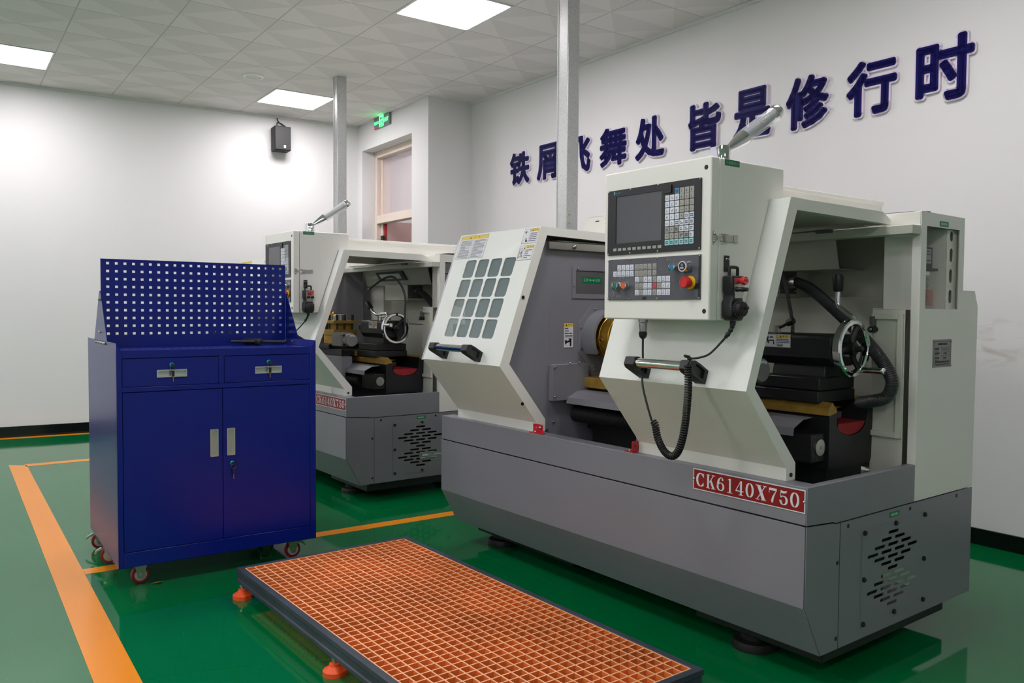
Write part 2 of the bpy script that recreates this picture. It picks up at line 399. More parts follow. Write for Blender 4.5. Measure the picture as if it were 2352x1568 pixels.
# cornice trim
struct(MB().prism([(-6.9, yt(-6.9)), (3.3, yt(3.3)), (3.3, yt(3.3)-.018), (-6.9, yt(-6.9)-.018)], 'z', ZC-.022, ZC, 'wall_white').build('trim_1'))
struct(MB().prism([(xl(-5), -5), (xl(4.3), 4.3), (xl(4.3)+.018, 4.3), (xl(-5)+.018, -5)], 'z', ZC-.022, ZC, 'wall_white').build('trim_2'))
# painted floor lines
def line(name, pts): struct(MB().prism(pts, 'z', 0, .0012, 'line_orange').build(name))
line('trim_3', [(-7.285, .705), (-2.0, .464), (-2.0, .598), (-7.19, .815)])
line('trim_4', [(-7.25, .80), (-7.15, .805), (-7.05, 4.1), (-7.15, 4.1)])
line('trim_5', [(-4.185, .69), (-4.1, .687), (-4.02, 2.75), (-4.105, 2.75)])
line('trim_6', [(xl(-4)+.03, -4), (xl(-4)+.115, -4), (xl(4.1)+.115, 4.1), (xl(4.1)+.03, 4.1)])
line('trim_7', [(-4.105, 2.67), (-4.02, 2.67), (-3.98, 4.4), (-4.065, 4.4)])

# ------------------------------------------------------------------ ceiling things
CF = F((-6.3506, 1.0579, ZC), (-RX.x, -RX.y, 0), (RY.x, RY.y, 0))    # u = i * 0.6 leftwards, v = j * 0.6, normal down
assert CF.n.z < 0
LIGHTS = {(2, 3): 'square ceiling light panel nearest the exit sign and black wall speaker', (2, -1): 'square ceiling light panel cut by the left edge of the photo',
          (-3, 3): 'large bright ceiling light panel at the top of the photo, left of the front conduit'}
for i in (2, -3, -8, -13):
    for j in (3, -1, -5, -9) if i > -13 else (-1, -5, -9):  # rightmost column: unseen panels added to brighten the faces turned right
        c = CF.at((i+.5)*.6, (j+.5)*.6)
        t = thing('ceiling_light', LIGHTS.get((i, j), 'unseen square ceiling light panel outside the picture'), 'ceiling light', c, 'recessed square light panels')
        fr = F(c, CF.u, CF.v)
        MB().plate(rrect(-.297, -.297, .297, .297), [rrect(-.283, -.283, .283, .283, .012)], F(fr.at(0, 0, .006), CF.u, CF.v), .006, 'lamp_frame').build('frame', t)
        MB().plate(rrect(-.283, -.283, .283, .283, .012), [], F(fr.at(0, 0, .004), CF.u, CF.v), .003, 'lamp_panel').build('diffuser', t)
c = CF.at(1.52*.6, 2.5*.6)
t = thing('ceiling_speaker', 'small round white fitting set in a ceiling tile left of the rear conduit', 'ceiling fitting', c)
MB().lathe(c, (0, 0, -1), [(.092, 0), (.09, .012), (.068, .014), (.066, .004)], 'lamp_frame', cap=False).build('rim', t)
MB().lathe(c, (0, 0, -1), [(.067, .0), (.067, .008)], 'wall_white').build('grille', t)
for k, (x0, x1, y0, y1, zb, lb) in enumerate(((-3.785, -3.695, 3.205, 3.295, 1.50, 'galvanised square conduit from the ceiling down behind the front lathe'),
                                             (-6.812, -6.735, 3.17, 3.258, 1.50, 'galvanised square conduit from the ceiling down behind the rear lathe'))):
    t = thing('cable_conduit', lb, 'conduit', ((x0+x1)/2, (y0+y1)/2, zb), 'galvanised ceiling conduits')
    MB().box(x0, x1, y0, y1, zb, ZC, 'galvanised').build('duct', t, bevel=.004)
    MB().box(x0-.002, x0+.004, y0-.003, y0+.03, zb, ZC-.001, 'galvanised').build('cover_edge', t)
    mb = MB()
    for zz in (1.75, 1.8): mb.ball((x1+.001, y0+.02, zz-.02), .005, 'brass')
    mb.build('screw', t)
# speaker on the left wall
a = Vector((.1075, 1, 0)).normalized(); n = Vector((a.y, -a.x, 0)); sp = Vector((xl(3.35), 3.35, 3.0))
fr = F(sp, a, (0, 0, 1)); t = thing('wall_speaker', 'black box loudspeaker high on the left white wall', 'speaker', sp)
MB().box(-.085, .085, -.125, .125, .02, .17, 'speaker_black', fr).build('cabinet', t, bevel=.006)
MB().box(-.078, .078, -.118, .118, .17, .176, 'rubber_black', fr).build('grille', t)
MB().box(.008, .03, -.1, -.074, .176, .178, 'badge', fr).build('badge', t)
MB().box(-.03, .03, -.03, .03, .0, .03, 'plastic_black', fr).build('bracket', t)
MB().tube([fr.at(-.02, .12, .04), fr.at(-.03, .17, .05), fr.at(.0, .19, .02), fr.at(.05, .165, .03), fr.at(.07, .135, .05), fr.at(.03, .15, .06), fr.at(-.01, .2, .03), fr.at(-.02, .245, .01)], .005, 'rubber_black', 6, smooth=5).build('cable', t)
# exit sign above the doorway
c = DA+dd*.99+Vector((0, 0, 3.197)); fr = F(c-dn*.004, -dd, (0, 0, 1))
t = thing('exit_sign', 'small grey exit sign with glowing green running man above the doorway', 'exit sign', c)
MB().box(-.19, .19, -.06, .06, -.004, .02, 'sign_grey', fr).build('panel', t, bevel=.003)
mb = MB(); fz = F(fr.at(0, 0, .02), -dd, (0, 0, 1))
mb.text('EXIT', fz, 'sign_glow', h=.042, w=.1, x=.065, y=-.02); mb.text('安全出口', fz, 'sign_glow', h=.036, w=.105, x=-.178, y=-.018)
mb.build('lettering', t)
mb = MB()
mb.plate(rrect(-.05, -.056, .05, .058), [rrect(-.036, -.056, .036, .044)], F(fz.at(0, 0, .002), -dd, (0, 0, 1)), .002, 'sign_glow')
for st in ([(.012, .036), (.013, .03)], [(.006, .022), (-.004, -.006)], [(-.004, -.006), (.014, -.022), (.008, -.05)], [(-.004, -.006), (-.014, -.03), (-.032, -.034)], [(.006, .02), (-.018, .012), (-.024, -.004)], [(.006, .02), (.022, .006), (.032, .012)]):
    mb.stroke(st, fz, 'sign_glow', .011, .011, .001)
mb.build('pictogram', t)
mb = MB(); mb.box(-.182, -.172, -.052, -.04, .02, .021, 'led_red', fr); mb.build('indicator', t)
# wall lettering, one thing per character
LET = [('铁', -6.130, -5.816, 2.350, 2.660), ('屑', -5.721, -5.409, 2.346, 2.672), ('飞', -5.313, -4.988, 2.346, 2.665), ('舞', -4.894, -4.568, 2.347, 2.669), ('处', -4.488, -4.170, 2.345, 2.677),
       ('皆', -3.957, -3.645, 2.337, 2.678), ('是', -3.555, -3.240, 2.345, 2.693), ('修', -3.143, -2.826, 2.341, 2.682), ('行', -2.725, -2.400, 2.344, 2.680), ('时', -2.310, -1.982, 2.341, 2.700)]
WHERE = ['first from the left', 'left of the front conduit', 'half hidden behind the front conduit', 'just right of the front conduit', 'last of the left phrase', 'first of the right phrase', 'crossed by the signal lamp', 'right of the signal lamp', 'second from the right', 'largest, at the far right']
for (ch, x0, x1, z0, z1), wh in zip(LET, WHERE):
    p = Vector((x0, yt(x0), 0)); uu = Vector((1, -.0216, 0)).normalized(); fr = F(p, uu, (0, 0, 1))
    t = thing('wall_character', 'navy raised character %s on the white wall, %s' % (ch, wh), 'wall lettering', (x0, yt(x0)-.001, z0), 'raised characters of the wall slogan')
    w = (x1-x0)/uu.x
    MB().bold_text(ch, fr, 'letter_back', 0, z0, w, z1-z0, .0215, .018).build('backing', t, flat=True)
    MB().bold_text(ch, F(fr.at(0, 0, .018), uu, (0, 0, 1)), 'letter_navy', .009, z0+.009, w-.018, z1-z0-.018, .0115, .003).build('face', t, flat=True)


# ------------------------------------------------------------------ blue two-sided tool cabinet on castors
CD = Vector((.041, .99916, 0)).normalized(); CN = Vector((CD.y, -CD.x, 0)); CO = Vector((-3.749, .756, 0))
FRC = F(CO, CD, (0, 0, 1))               # u across the front, v up, n out of the front
CW, CDp = .877, .805
t = thing('tool_cabinet', 'blue steel tool cabinet on red castors with a perforated board on top', 'tool cabinet', CO-CN*.4+CD*.44)
cab = t
def cb(u0, u1, z0, z1, d0, d1, m, mb): return mb.box(u0, u1, z0, z1, -d1, -d0, m, FRC)
B_ = 'blue_paint'
mb = MB()
cb(0, .003, .1, 1.062, 0, CDp, B_, mb); cb(CW-.003, CW, .1, 1.062, 0, CDp, B_, mb); cb(0, CW, .1, .104, 0, CDp, B_, mb)
cb(0, .0215, .1, 1.03, 0, .02, B_, mb); cb(.848, CW, .1, 1.03, 0, .02, B_, mb)
cb(.0215, .848, .1, .164, 0, .02, B_, mb); cb(.0215, .848, .853, .874, 0, .02, B_, mb); cb(.0215, .848, .998, 1.03, 0, .02, B_, mb); cb(.4215, .4445, .874, .998, 0, .02, B_, mb)
cb(.003, CW-.003, .104, 1.03, CDp-.003, CDp, B_, mb); cb(.003, CW-.003, .104, 1.025, .03, .034, B_, mb)
mb.build('body', t, bevel=.0015)
mb = MB(); cb(.003, CW-.003, 1.026, 1.030, .02, CDp, B_, mb)
mb.quad([FRC.at(0, 1.062, 0), FRC.at(.018, 1.031, 0), FRC.at(CW-.018, 1.031, 0), FRC.at(CW, 1.062, 0), FRC.at(CW, 1.028, 0), FRC.at(0, 1.028, 0)], B_)
mb.quad([FRC.at(.018, 1.031, 0), FRC.at(.018, 1.031, -CDp), FRC.at(.002, 1.062, -CDp), FRC.at(.002, 1.062, 0)], B_); mb.quad([FRC.at(CW-.018, 1.031, 0), FRC.at(CW-.018, 1.031, -CDp), FRC.at(CW-.002, 1.062, -CDp), FRC.at(CW-.002, 1.062, 0)], B_)
mb.build('worktop', t, keep=True, flat=True)
def recess(parent, u0, u1, z0, z1, name='handle'):
    mb = MB(); fr = F(FRC.at(0, 0, .003), CD, (0, 0, 1))
    mb.plate(rrect(u0, z0, u1, z1, .003), [rrect(u0+.0045, z0+.0045, u1-.0045, z1-.0045)], fr, .003, 'alloy')
    mb.box(u0+.004, u1-.004, z0+.004, z1-.004, -.016, -.014, 'alloy', FRC)
    for a in ((u0+.003, u0+.0045, z0+.003, z1-.003), (u1-.0045, u1-.003, z0+.003, z1-.003), (u0+.003, u1-.003, z0+.003, z0+.0045), (u0+.003, u1-.003, z1-.0045, z1-.003)): mb.box(*a, -.015, .002, 'alloy', FRC)
    if u1-u0 > z1-z0: mb.box(u0+.005, u1-.005, (z0+z1)/2+.002, (z0+z1)/2+.005, -.014, -.006, 'alloy', FRC)
    return mb.build(name, parent)
def lock(parent, u, z, a=0., drop=.05):
    mb = MB(); p = FRC.at(u, z, 0)
    mb.lathe(p, CN, [(.0105, 0), (.0105, .004), (.008, .006)], 'teal_lock', 18); mb.lathe(p+CN*.006, CN, [(.005, 0), (.005, .004)], 'steel', 12)
    mb.build('lock', parent)
    mb = MB()
    f2 = F(p, CD*math.cos(a)+Vector((0, 0, math.sin(a))), Vector((0, 0, math.cos(a)))-CD*math.sin(a))
    mb.box(-.004, .022, -.004, .004, .011, .015, 'plastic_black', f2)
    mb.tube([FRC.at(u+.002+.0105*math.cos(k), z-.014+.0105*math.sin(k), .013) for k in [2*PI*i/16 for i in range(16)]], .0008, 'steel', 5, closed=True)
    mb.box(u-.002, u+.008, z-.05, z-.026, .009, .014, 'plastic_black', FRC); mb.box(u+.0015, u+.0045, z-.05-drop*.45, z-.05, .0105, .0125, 'brass', FRC)
    mb.build('key', parent)
for u0, u1, hu0, hu1, lu, an in ((.0235, .4195, .159, .284, .221, -1.0), (.4465, .846, .584, .709, .648, 0.)):
    d = MB().plate(rrect(u0, .8765, u1, .9955), [rrect(hu0+.003, .915, hu1-.003, .941)], F(FRC.at(0, 0, -.001), CD, (0, 0, 1)), .018, B_).build('drawer', t, bevel=.001)
    recess(d, hu0, hu1, .912, .945); lock(d, lu, .965, an)
for k, (u0, u1, hu0, hu1) in enumerate(((.0235, .4355, .381, .417), (.4385, .846, .455, .491))):
    d = MB().plate(rrect(u0, .167, u1, .8505), [rrect(hu0+.003, .548, hu1-.003, .666)], F(FRC.at(0, 0, -.001), CD, (0, 0, 1)), .018, B_).build('door', t, bevel=.001)
    recess(d, hu0, hu1, .545, .669)
    if k: lock(d, .4775, .509, -.15)
mb = MB(); fr = F(FRC.at(0, 0, -.41), CD, (0, 0, 1)); holes = []
for i in range(23):
    for j in range(10):
        u = .034+i*(.812/22); z = 1.092+j*.0362; holes.append(rrect(u-.0062, z-.0055, u+.0062, z+.0055))
mb.plate(rrect(.004, 1.03, CW-.004, 1.4375), holes, fr, .0025, B_); mb.box(.004, CW-.004, 1.4355, 1.438, -.425, -.41, B_, FRC)
mb.build('perforated_board', t, flat=True)
for u in (.0015, CW-.0015):
    mb = MB(); fx = F(FRC.at(u, 0, 0), -CN, (0, 0, 1))
    mb.prism([(.215, 1.045), (.60, 1.045), (.43, 1.29), (.40, 1.29)], 'z', -.0015, .0015, B_, fx); br = mb.build('bracket', t)
    mb = MB(); sgn = -1 if u < .4 else 1
    for (dd_, zz) in ((.405, 1.25), (.41, 1.10)) if u < .4 else (): mb.cyl(FRC.at(u-.002, zz, -dd_), FRC.at(u-.01, zz, -dd_), .007, 'zinc', n=6)
    for dd_ in ((.29, .36, .43, .50) if u < .4 else (.30, .40)):
        zz = 1.052 if u < .4 else 1.045; k = -1
        mb.cyl(FRC.at(u+k*.002, zz, -dd_), FRC.at(u+k*.012, zz, -dd_), .0075, 'zinc', n=6)
    mb.build('bolt', br)
def caster(u, d, yaw, lever=False):
    p = FRC.at(u, 0, -d); hx = Vector((math.cos(yaw), math.sin(yaw), 0)); side = Vector((-hx.y, hx.x, 0)); r = .0385
    w = p+Vector((0, 0, r))
    mb = MB()
    mb.box(-.03, .03, -.035, .035, .095, .1, 'zinc', F(p, hx, side))
    for s_ in (-1, 1):
        mb.prism([(-.026, .085), (.026, .085), (.012, .03), (0, .022), (-.012, .03)], 'z', s_*.0155-.0015, s_*.0155+.0015, 'zinc', F(p+hx*0, hx, (0, 0, 1)))
    mb.lathe(p+Vector((0, 0, .083)), (0, 0, 1), [(.028, 0), (.026, .012)], 'zinc', 16)
    mb.cyl(w-side*.02, w+side*.02, .006, 'zinc', n=8)
    c = mb.build('caster', cab)
    mb = MB(); mb.lathe(w-side*.012, side, [(.026, 0), (r-.003, .0005), (r, .004), (r, .02), (r-.003, .0235), (.026, .024)], 'caster_red', 28, cap=False)
    mb.lathe(w-side*.0115, side, [(.027, 0), (.02, -.002), (.01, -.001), (.01, .024), (.02, .025), (.027, .023)], 'caster_hub', 24); mb.build('wheel', c)
    if lever:
        MB().prism([(.025, .075), (.034, .079), (.058, .066), (.064, .052), (.058, .052), (.05, .062), (.03, .07)], 'z', -.011, .011, 'zinc', F(p, hx, (0, 0, 1))).build('brake_lever', c)
caster(.1, .09, 1.60); caster(.79, .09, 1.45, True)
caster(.036, .475, -1.75, True); caster(.036, .765, -1.68, True); caster(.79, .485, 1.2); caster(.79, .70, .4)
# chuck wrench lying on the cabinet top
wp = FRC.at(.68, 1.031, -.26)
t = thing('chuck_wrench', 'black T-handled chuck wrench lying on the blue cabinet top', 'wrench', wp)
ax = (CD*.9+CN*.25).normalized(); bx = (CD*-.35-CN*1).normalized()
h = wp+Vector((0, 0, .017))
MB().cyl(h-ax*.125+Vector((0, 0, .003)), h+ax*.13, .0075, 'bezel_black', n=14).build('handle', t)
mb = MB(); mb.cyl(h-bx*.02, h+bx*.10, .0165, 'bezel_black', n=18); mb.box(-.0085, .0085, -.0085, .0085, .1, .125, 'bezel_black', F(h, Vector((0, 0, 1)).cross(bx), (0, 0, 1)) if 0 else F(h, Vector((0, 0, 1)).cross(bx).normalized(), bx.cross(Vector((0, 0, 1)).cross(bx)).normalized()))
mb.lathe(h-bx*.022, bx, [(.012, 0), (.0175, .004), (.0175, .03), (.0165, .032)], 'bezel_black', 18); mb.build('socket_head', t)
# scrap on the floor
world0()
p = Vector((-3.784, .918, 0)); t = MB()
for i in range(7):
    a0 = i/6; w0 = .011*math.sin(PI*min(max(a0, .04), .96))
    if i: t.quad([p+Vector((.012*pa, -.025+.05*pa, .002+.004*math.sin(3*pa)))+Vector((pw, 0, .003)), p+Vector((.012*pa, -.025+.05*pa, .002+.004*math.sin(3*pa)))+Vector((-pw, 0, 0)),
                  p+Vector((.012*a0, -.025+.05*a0, .002+.004*math.sin(3*a0)))+Vector((-w0, 0, 0)), p+Vector((.012*a0, -.025+.05*a0, .002+.004*math.sin(3*a0)))+Vector((w0, 0, .003))], 'leaf')
    pa, pw = a0, w0
o = t.build('dry_leaf'); sm = o.modifiers.new('s', 'SOLIDIFY'); sm.thickness = .0012
tag(o, 'small brown curled scrap on the green floor beside the front left castor', 'scrap')

# ------------------------------------------------------------------ standing platform with moulded grating
PX0, PX1, PY0, PY1, PZ = -3.425, -1.607, 1.147, 1.968, .12
t = thing('standing_platform', 'low slate-framed standing platform with orange grating on orange levelling feet', 'platform', ((PX0+PX1)/2, (PY0+PY1)/2, 0))
mb = MB(); prof = [(0, .058), (0, .072), (.004, .076), (.004, .098), (0, .102), (0, .12), (.026, .12), (.026, .112), (.022, .112), (.022, .058)]
def rail(a, b, inw):
    a, b, inw = Vector(a), Vector(b), Vector(inw); d = (b-a).normalized(); n = len(prof); vs = []
    for base, k in ((a, 1), (b, -1)):
        for q in prof: vs.append(base+inw*q[0]+d*(q[0]*k)+Vector((0, 0, q[1])))
    mb.add(vs, [tuple(range(n)), tuple(range(n, 2*n))]+[(i, (i+1) % n, n+(i+1) % n, n+i) for i in range(n)], 'frame_slate')
rail((PX0, PY0, 0), (PX1, PY0, 0), (0, 1, 0)); rail((PX1, PY0, 0), (PX1, PY1, 0), (-1, 0, 0)); rail((PX1, PY1, 0), (PX0, PY1, 0), (0, -1, 0)); rail((PX0, PY1, 0), (PX0, PY0, 0), (1, 0, 0))
mb.build('frame', t, bevel=.0012)
gx0, gx1, gy0, gy1 = PX0+.0275, PX1-.0275, PY0+.0275, PY1-.0275
mb = MB(); nx, ny = 46, 20; zt, zb = .1185, .086; th = .0034
xs = [gx0+th/2+(gx1-gx0-th)*i/nx for i in range(nx+1)]; ys = [gy0+th/2+(gy1-gy0-th)*j/ny for j in range(ny+1)]
def bar(a, b, w0, w1):
    d = (b-a).normalized(); s_ = Vector((-d.y, d.x, 0)); Z_ = Vector((0, 0, 1))
    vs = [q+s_*k*w+Z_*z for q in (a, b) for (k, w, z) in ((-1, w1, zb), (1, w1, zb), (1, w0, zt), (-1, w0, zt))]
    mb.add(vs, [(0, 1, 2, 3), (4, 5, 6, 7), (0, 1, 5, 4), (1, 2, 6, 5), (3, 0, 4, 7)], 'grating_orange'); mb.add(vs, [(2, 3, 7, 6)], 'grating_worn')
for x in xs: bar(Vector((x, gy0, 0)), Vector((x, gy1, 0)), th*.75, th*.5)
zt -= .0003
for y in ys: bar(Vector((gx0, y, 0)), Vector((gx1, y, 0)), th*.75, th*.5)
mb.build('grating', t, flat=True)
for i, x in enumerate((-3.385, -2.49, -1.66)):
    for y in (PY0+.012, PY1-.015):
        mb = MB(); mb.lathe((x, y, 0), (0, 0, 1), [(.0395, 0), (.0395, .015), (.0375, .0175), (.031, .0205), (.019, .030), (.0175, .037), (.012, .038)], 'foot_orange', 28)
        ft = mb.build('levelling_foot', t)
        MB().cyl((x, y, .035), (x, y, .075), .006, 'zinc', n=12).build('stud', ft); MB().cyl((x, y, .048), (x, y, .058), .0115, 'zinc', n=6).build('nut', ft)

# ------------------------------------------------------------------ CNC lathe
RM = Vector((-2.517, 2.83, 0))
XL, XR, YF = -3.578, -1.456, 2.264
def line_marks(mb, fr, x0, x1, y0, y1, n, m='ink', seed=1, h=.5, z=.0006):
    """rows of tiny marks standing for print too small to read"""
    rg = random.Random(seed); dy = (y1-y0)/n
    for i in range(n):
        y = y1-(i+.5)*dy; x = x0+rg.choice((0, 0, .04))*(x1-x0); end = x1-(x1-x0)*rg.choice((0, 0, .05, .5))
        while x < end-dy*.3:
            w = min(dy*rg.uniform(.45, .62), end-x)
            mb.quad([fr.at(x, y-dy*h*.42, z), fr.at(x+w, y-dy*h*.42, z), fr.at(x+w, y+dy*h*.42, z), fr.at(x, y+dy*h*.42, z)], m); x += w+dy*.14
def frame_line(mb, fr, x0, y0, x1, y1, t, m='ink', z=.0005):
    for a in ((x0, y0, x1, y0+t), (x0, y1-t, x1, y1), (x0, y0, x0+t, y1), (x1-t, y0, x1, y1)):
        mb.quad([fr.at(a[0], a[1], z), fr.at(a[2], a[1], z), fr.at(a[2], a[3], z), fr.at(a[0], a[3], z)], m)
def rectf(mb, fr, x0, y0, x1, y1, m, z): mb.quad([fr.at(x0, y0, z), fr.at(x1, y0, z), fr.at(x1, y1, z), fr.at(x0, y1, z)], m)
def tri_sign(mb, fr, cx, cy, s_, z=.0009):
    mb.quad([fr.at(cx-s_*.55, cy-s_*.5, z), fr.at(cx+s_*.55, cy-s_*.5, z), fr.at(cx, cy+s_*.5, z)], 'ink')
    rectf(mb, fr, cx-s_*.05, cy-s_*.2, cx+s_*.05, cy+s_*.15, 'sticker_yellow', z+.0002)
def green_label(name, parent, fr, w, h, txt, nmarks=0):
    mb = MB(); mb.box(0, w, 0, h, 0, .0006, 'sticker_green', fr); f2 = F(fr.at(0, 0, .0006), fr.u, fr.v)
    if txt: mb.text(txt, f2, 'sticker_text', h=h*.5, w=w*.86, x=w*.07, y=h*.25)
    else: line_marks(mb, f2, w*.08, w*.92, h*.2, h*.8, 1, 'sticker_text', 5, .9)
    return mb.build(name, parent)
NAV = {}
GL = {}
def arc(cx, cy, rx, ry, a0, a1, n=20): return [(cx+rx*math.cos(math.radians(a0+(a1-a0)*i/n)), cy+ry*math.sin(math.radians(a0+(a1-a0)*i/n))) for i in range(n+1)]
def glyph(c, mb, fr, x, y, w, h, z, m):
    """roman type with thick stems and hairlines, drawn in a unit box"""
    f = F(fr.at(x, y, z), fr.u, fr.v)
    def S_(pts, tk=.2, tn=.055, ws=None): mb.stroke([(a*w, b*h) for a, b in pts], f, m, tk*w, tn*w*1.2, 0, [q*w for q in ws] if ws else None)
    def R_(a0, b0, a1, b1): mb.quad([f.at(a0*w, b0*h), f.at(a1*w, b0*h), f.at(a1*w, b1*h), f.at(a0*w, b1*h)], m)
    def Q_(*p): mb.quad([f.at(a*w, b*h) for a, b in p], m)
    def dot(cx, cy, r): mb.quad([f.at(cx*w+r*w*math.cos(2*PI*i/14), cy*h+r*w*math.sin(2*PI*i/14)) for i in range(14)], m)
    if c == '0': S_(arc(.5, .5, .36, .46, 0, 360, 40), .24, .05)
    elif c == 'C':
        S_(arc(.52, .5, .40, .46, 40, 320, 36), .24, .06); R_(.84, .68, .91, .98); Q_((.78, .80), (.88, .66), (.88, .9)); Q_((.80, .2), (.91, .28), (.84, .33))
    elif c == 'K':
        R_(.1, 0, .32, 1); R_(0, 0, .42, .05); R_(0, .95, .42, 1); S_([(.32, .42), (.82, .97)], ws=[.07, .07]); Q_((.40, .56), (.72, 0), (.98, 0), (.55, .70)); R_(.6, 0, 1.04, .05); R_(.62, .95, 1.0, 1)
    elif c == '6':
        S_(arc(.5, .31, .36, .27, 0, 360, 36), .22, .05); S_([(.16, .35), (.17, .5), (.24, .72), (.38, .88), (.56, .96), (.7, .95), (.78, .88)], ws=[.24, .24, .22, .15, .07, .06, .06]); dot(.74, .82, .11)
    elif c == '1':
        R_(.38, 0, .62, 1); R_(.16, 0, .84, .05); Q_((.18, .88), (.38, .90), (.5, 1), (.38, 1))
    elif c == '4':
        R_(.56, 0, .78, 1); R_(.4, 0, .94, .05); R_(.02, .25, .98, .32); Q_((.02, .30), (.12, .32), (.68, 1), (.60, 1))
    elif c == 'X':
        Q_((.62, 0), (.92, 0), (.40, 1), (.10, 1)); S_([(.14, .03), (.86, .97)], ws=[.07, .07]); R_(0, 0, .36, .05); R_(.52, 0, 1.0, .05); R_(0, .95, .5, 1); R_(.66, .95, 1., 1)
    elif c == '7':
        R_(.08, .82, .94, .98); R_(.08, .64, .14, .98); S_([(.92, .86), (.72, .62), (.56, .4), (.48, .2), (.46, .1)], ws=[.05, .12, .18, .23, .24]); dot(.46, .1, .12)
    elif c == '5':
        Q_((.16, .97), (.2, .80), (.5, .76), (.78, .82), (.88, .97), (.5, .92)); R_(.16, .48, .22, .97); S_([(.18, .5), (.34, .58), (.52, .59)]+arc(.5, .31, .34, .28, 80, -180, 26), .24, .06); dot(.22, .2, .12)

def build_lathe(name, label):
    root = thing(name, label, 'lathe', RM, 'CNC lathes')
    # ---- base cabinet
    mb = MB(); pr = [(YF, .5435), (YF, .287), (2.358, .114), (2.42, .114)]
    mb.strip(pr, 'x', XL+.0042, XR-.0042, -.004, 'grey_paint')
    pe = [(YF+.0002, .5435), (YF+.0002, .287), (2.358, .1142), (3.39, .1142), (3.39, .529), (2.43, .529), (2.41, .5338)]
    fe = F((XR, 0, 0), (0, 1, 0), (0, 0, 1))
    mb.plate(pe, [rrect(2.60, .165, 3.0, .475)], fe, .004, 'grey_paint')
    fl = F((XL+.004, 0, 0), (0, 1, 0), (0, 0, 1)); mb.plate(pe, [], fl, .004, 'grey_paint')
    mb.box(XL, -2.1, 3.386, 3.39, .116, .53, 'grey_paint'); mb.box(XL+.01, XR-.006, 2.275, 3.38, .522, .526, 'cast_grey')
    base = mb.build('base_cabinet', root, bevel=.0012)
    mb = MB(); mb.box(XR-.0005, XR+.0006, 2.4515, 2.4535, .113, .531, 'ink')
    mb.box(XL+.006, XR-.006, YF+.006, YF+.02, .525, .547, 'ink'); mb.build('seam', base)
    mb = MB(); slots = []
    for zc_, ks in zip((.4492, .4280, .4066, .3853, .3645, .3440, .3230, .3020, .2815, .2590, .2390, .2187, .1968), (1, 2, 3, 4, 3, 2, 1, 2, 3, 4, 3, 2, 1)):
        for k in range(ks):
            yc = 2.7895+(k-(ks-1)/2)*.0892; slots.append(rrect(yc-.0345, zc_-.0058, yc+.0345, zc_+.0058, .0056, 3))
    vp = MB().plate(rrect(2.586, .151, 3.017, .486), slots, F((XR+.0025, 0, 0), (0, 1, 0), (0, 0, 1)), .0024, 'grey_paint').build('vent_panel', root)
    for y, z in ((2.597, .474), (2.80, .477), (3.006, .477), (2.597, .315), (3.006, .315), (2.597, .163), (2.80, .163), (3.006, .163)):
        MB().lathe((XR+.002, y, z), (1, 0, 0), [(.0085, 0), (.0085, .007), (.006, .009)], 'rubber_black', 12).build('bolt', vp)
    mb = MB()
    for x in (-3.448, -2.985, -2.524, -2.058, -1.598): mb.lathe((x, YF-.0008, .5297), (0, 1, 0), [(.0072, 0), (.0072, .001)], 'ink', 12)
    for y, z in ((2.44, .4), (2.44, .15), (2.50, .512), (2.905, .512), (3.26, .512)): mb.lathe((XR+.0008, y, z), (-1, 0, 0), [(.0072, 0), (.0072, .001)], 'ink', 12)
    mb.build('bolt_hole', base)
    mb = MB(); mb.box(-1.98, -1.50, 2.44, 2.815, .115, .53, 'cast_black'); mb.box(-2.0, -1.52, 2.815, 3.36, .265, .53, 'cast_black'); mb.box(-2.02, -1.49, 2.42, 3.25, .058, .118, 'cast_black'); mb.build('pedestal', root, bevel=.006)  # the rear black box is added behind the vent slots to darken them
    MB().box(-3.5, -2.75, 2.44, 3.25, .058, .53, 'cast_black').build('pedestal', root, bevel=.006)
    for x, y in ((-3.383, 2.52), (-1.80, 2.48), (-3.383, 3.2), (-1.80, 3.18)):
        MB().lathe((x, y, 0), (0, 0, 1), [(.078, 0), (.08, .012), (.074, .03), (.05, .036), (.05, .06)], 'rubber_black', 32).build('levelling_pad', root)
    # ---- chip tray
    mb = MB()
    mb.box(XL, XR-.004, YF, YF+.004, .5475, .667, 'grey_paint'); mb.box(XL, XR-.004, YF+.004, 2.338, .663, .667, 'grey_paint'); mb.box(XL, XR-.03, 2.334, 2.338, .60, .667, 'grey_paint')
    mb.prism([(YF, .5475), (2.41, .538), (2.43, .5325), (2.934, .5325), (2.934, .667), (YF, .667)], 'x', XR-.004, XR, 'grey_paint'); mb.box(XR-.03, XR-.004, 2.338, 2.934, .663, .667, 'grey_paint')
    mb.box(XL, XL+.004, YF, 3.1, .545, .667, 'grey_paint'); mb.box(XL+.004, XR-.004, YF+.004, 3.1, .546, .55, 'grey_paint')
    mb.build('chip_tray', root, bevel=.0015)
    fs = F((0, YF-.001, 0), (1, 0, 0), (0, 0, 1))
    mb = MB(); mb.box(-1.909, -1.462, .5855, .6595, 0, .0012, 'sign_white', fs); mb.box(-1.9055, -1.4655, .589, .656, .0012, .0016, 'red_sign', fs)
    sg = mb.build('nameplate', root)
    mb = MB(); x = -1.895; f2 = F((0, YF-.001, 0), (1, 0, 0), (0, 0, 1))
    for c in 'CK6140X750':
        w = {'C': .038, 'K': .0385, '1': .032, 'X': .042}.get(c, .034); glyph(c, mb, f2, x, .5985, w, .0485, .002+.00002*len(mb.v), 'sign_white') if 0 else glyph(c, mb, f2, x, .5985, w, .0485, .002, 'sign_white'); x += w+.0065
    mb.build('lettering', sg, flat=True)
    mb = MB()
    for x in (-1.906, -1.4655): mb.ball(Vector((x, YF-.002, .6225)), .005, 'chrome', 10)
    mb.build('rivet', sg)
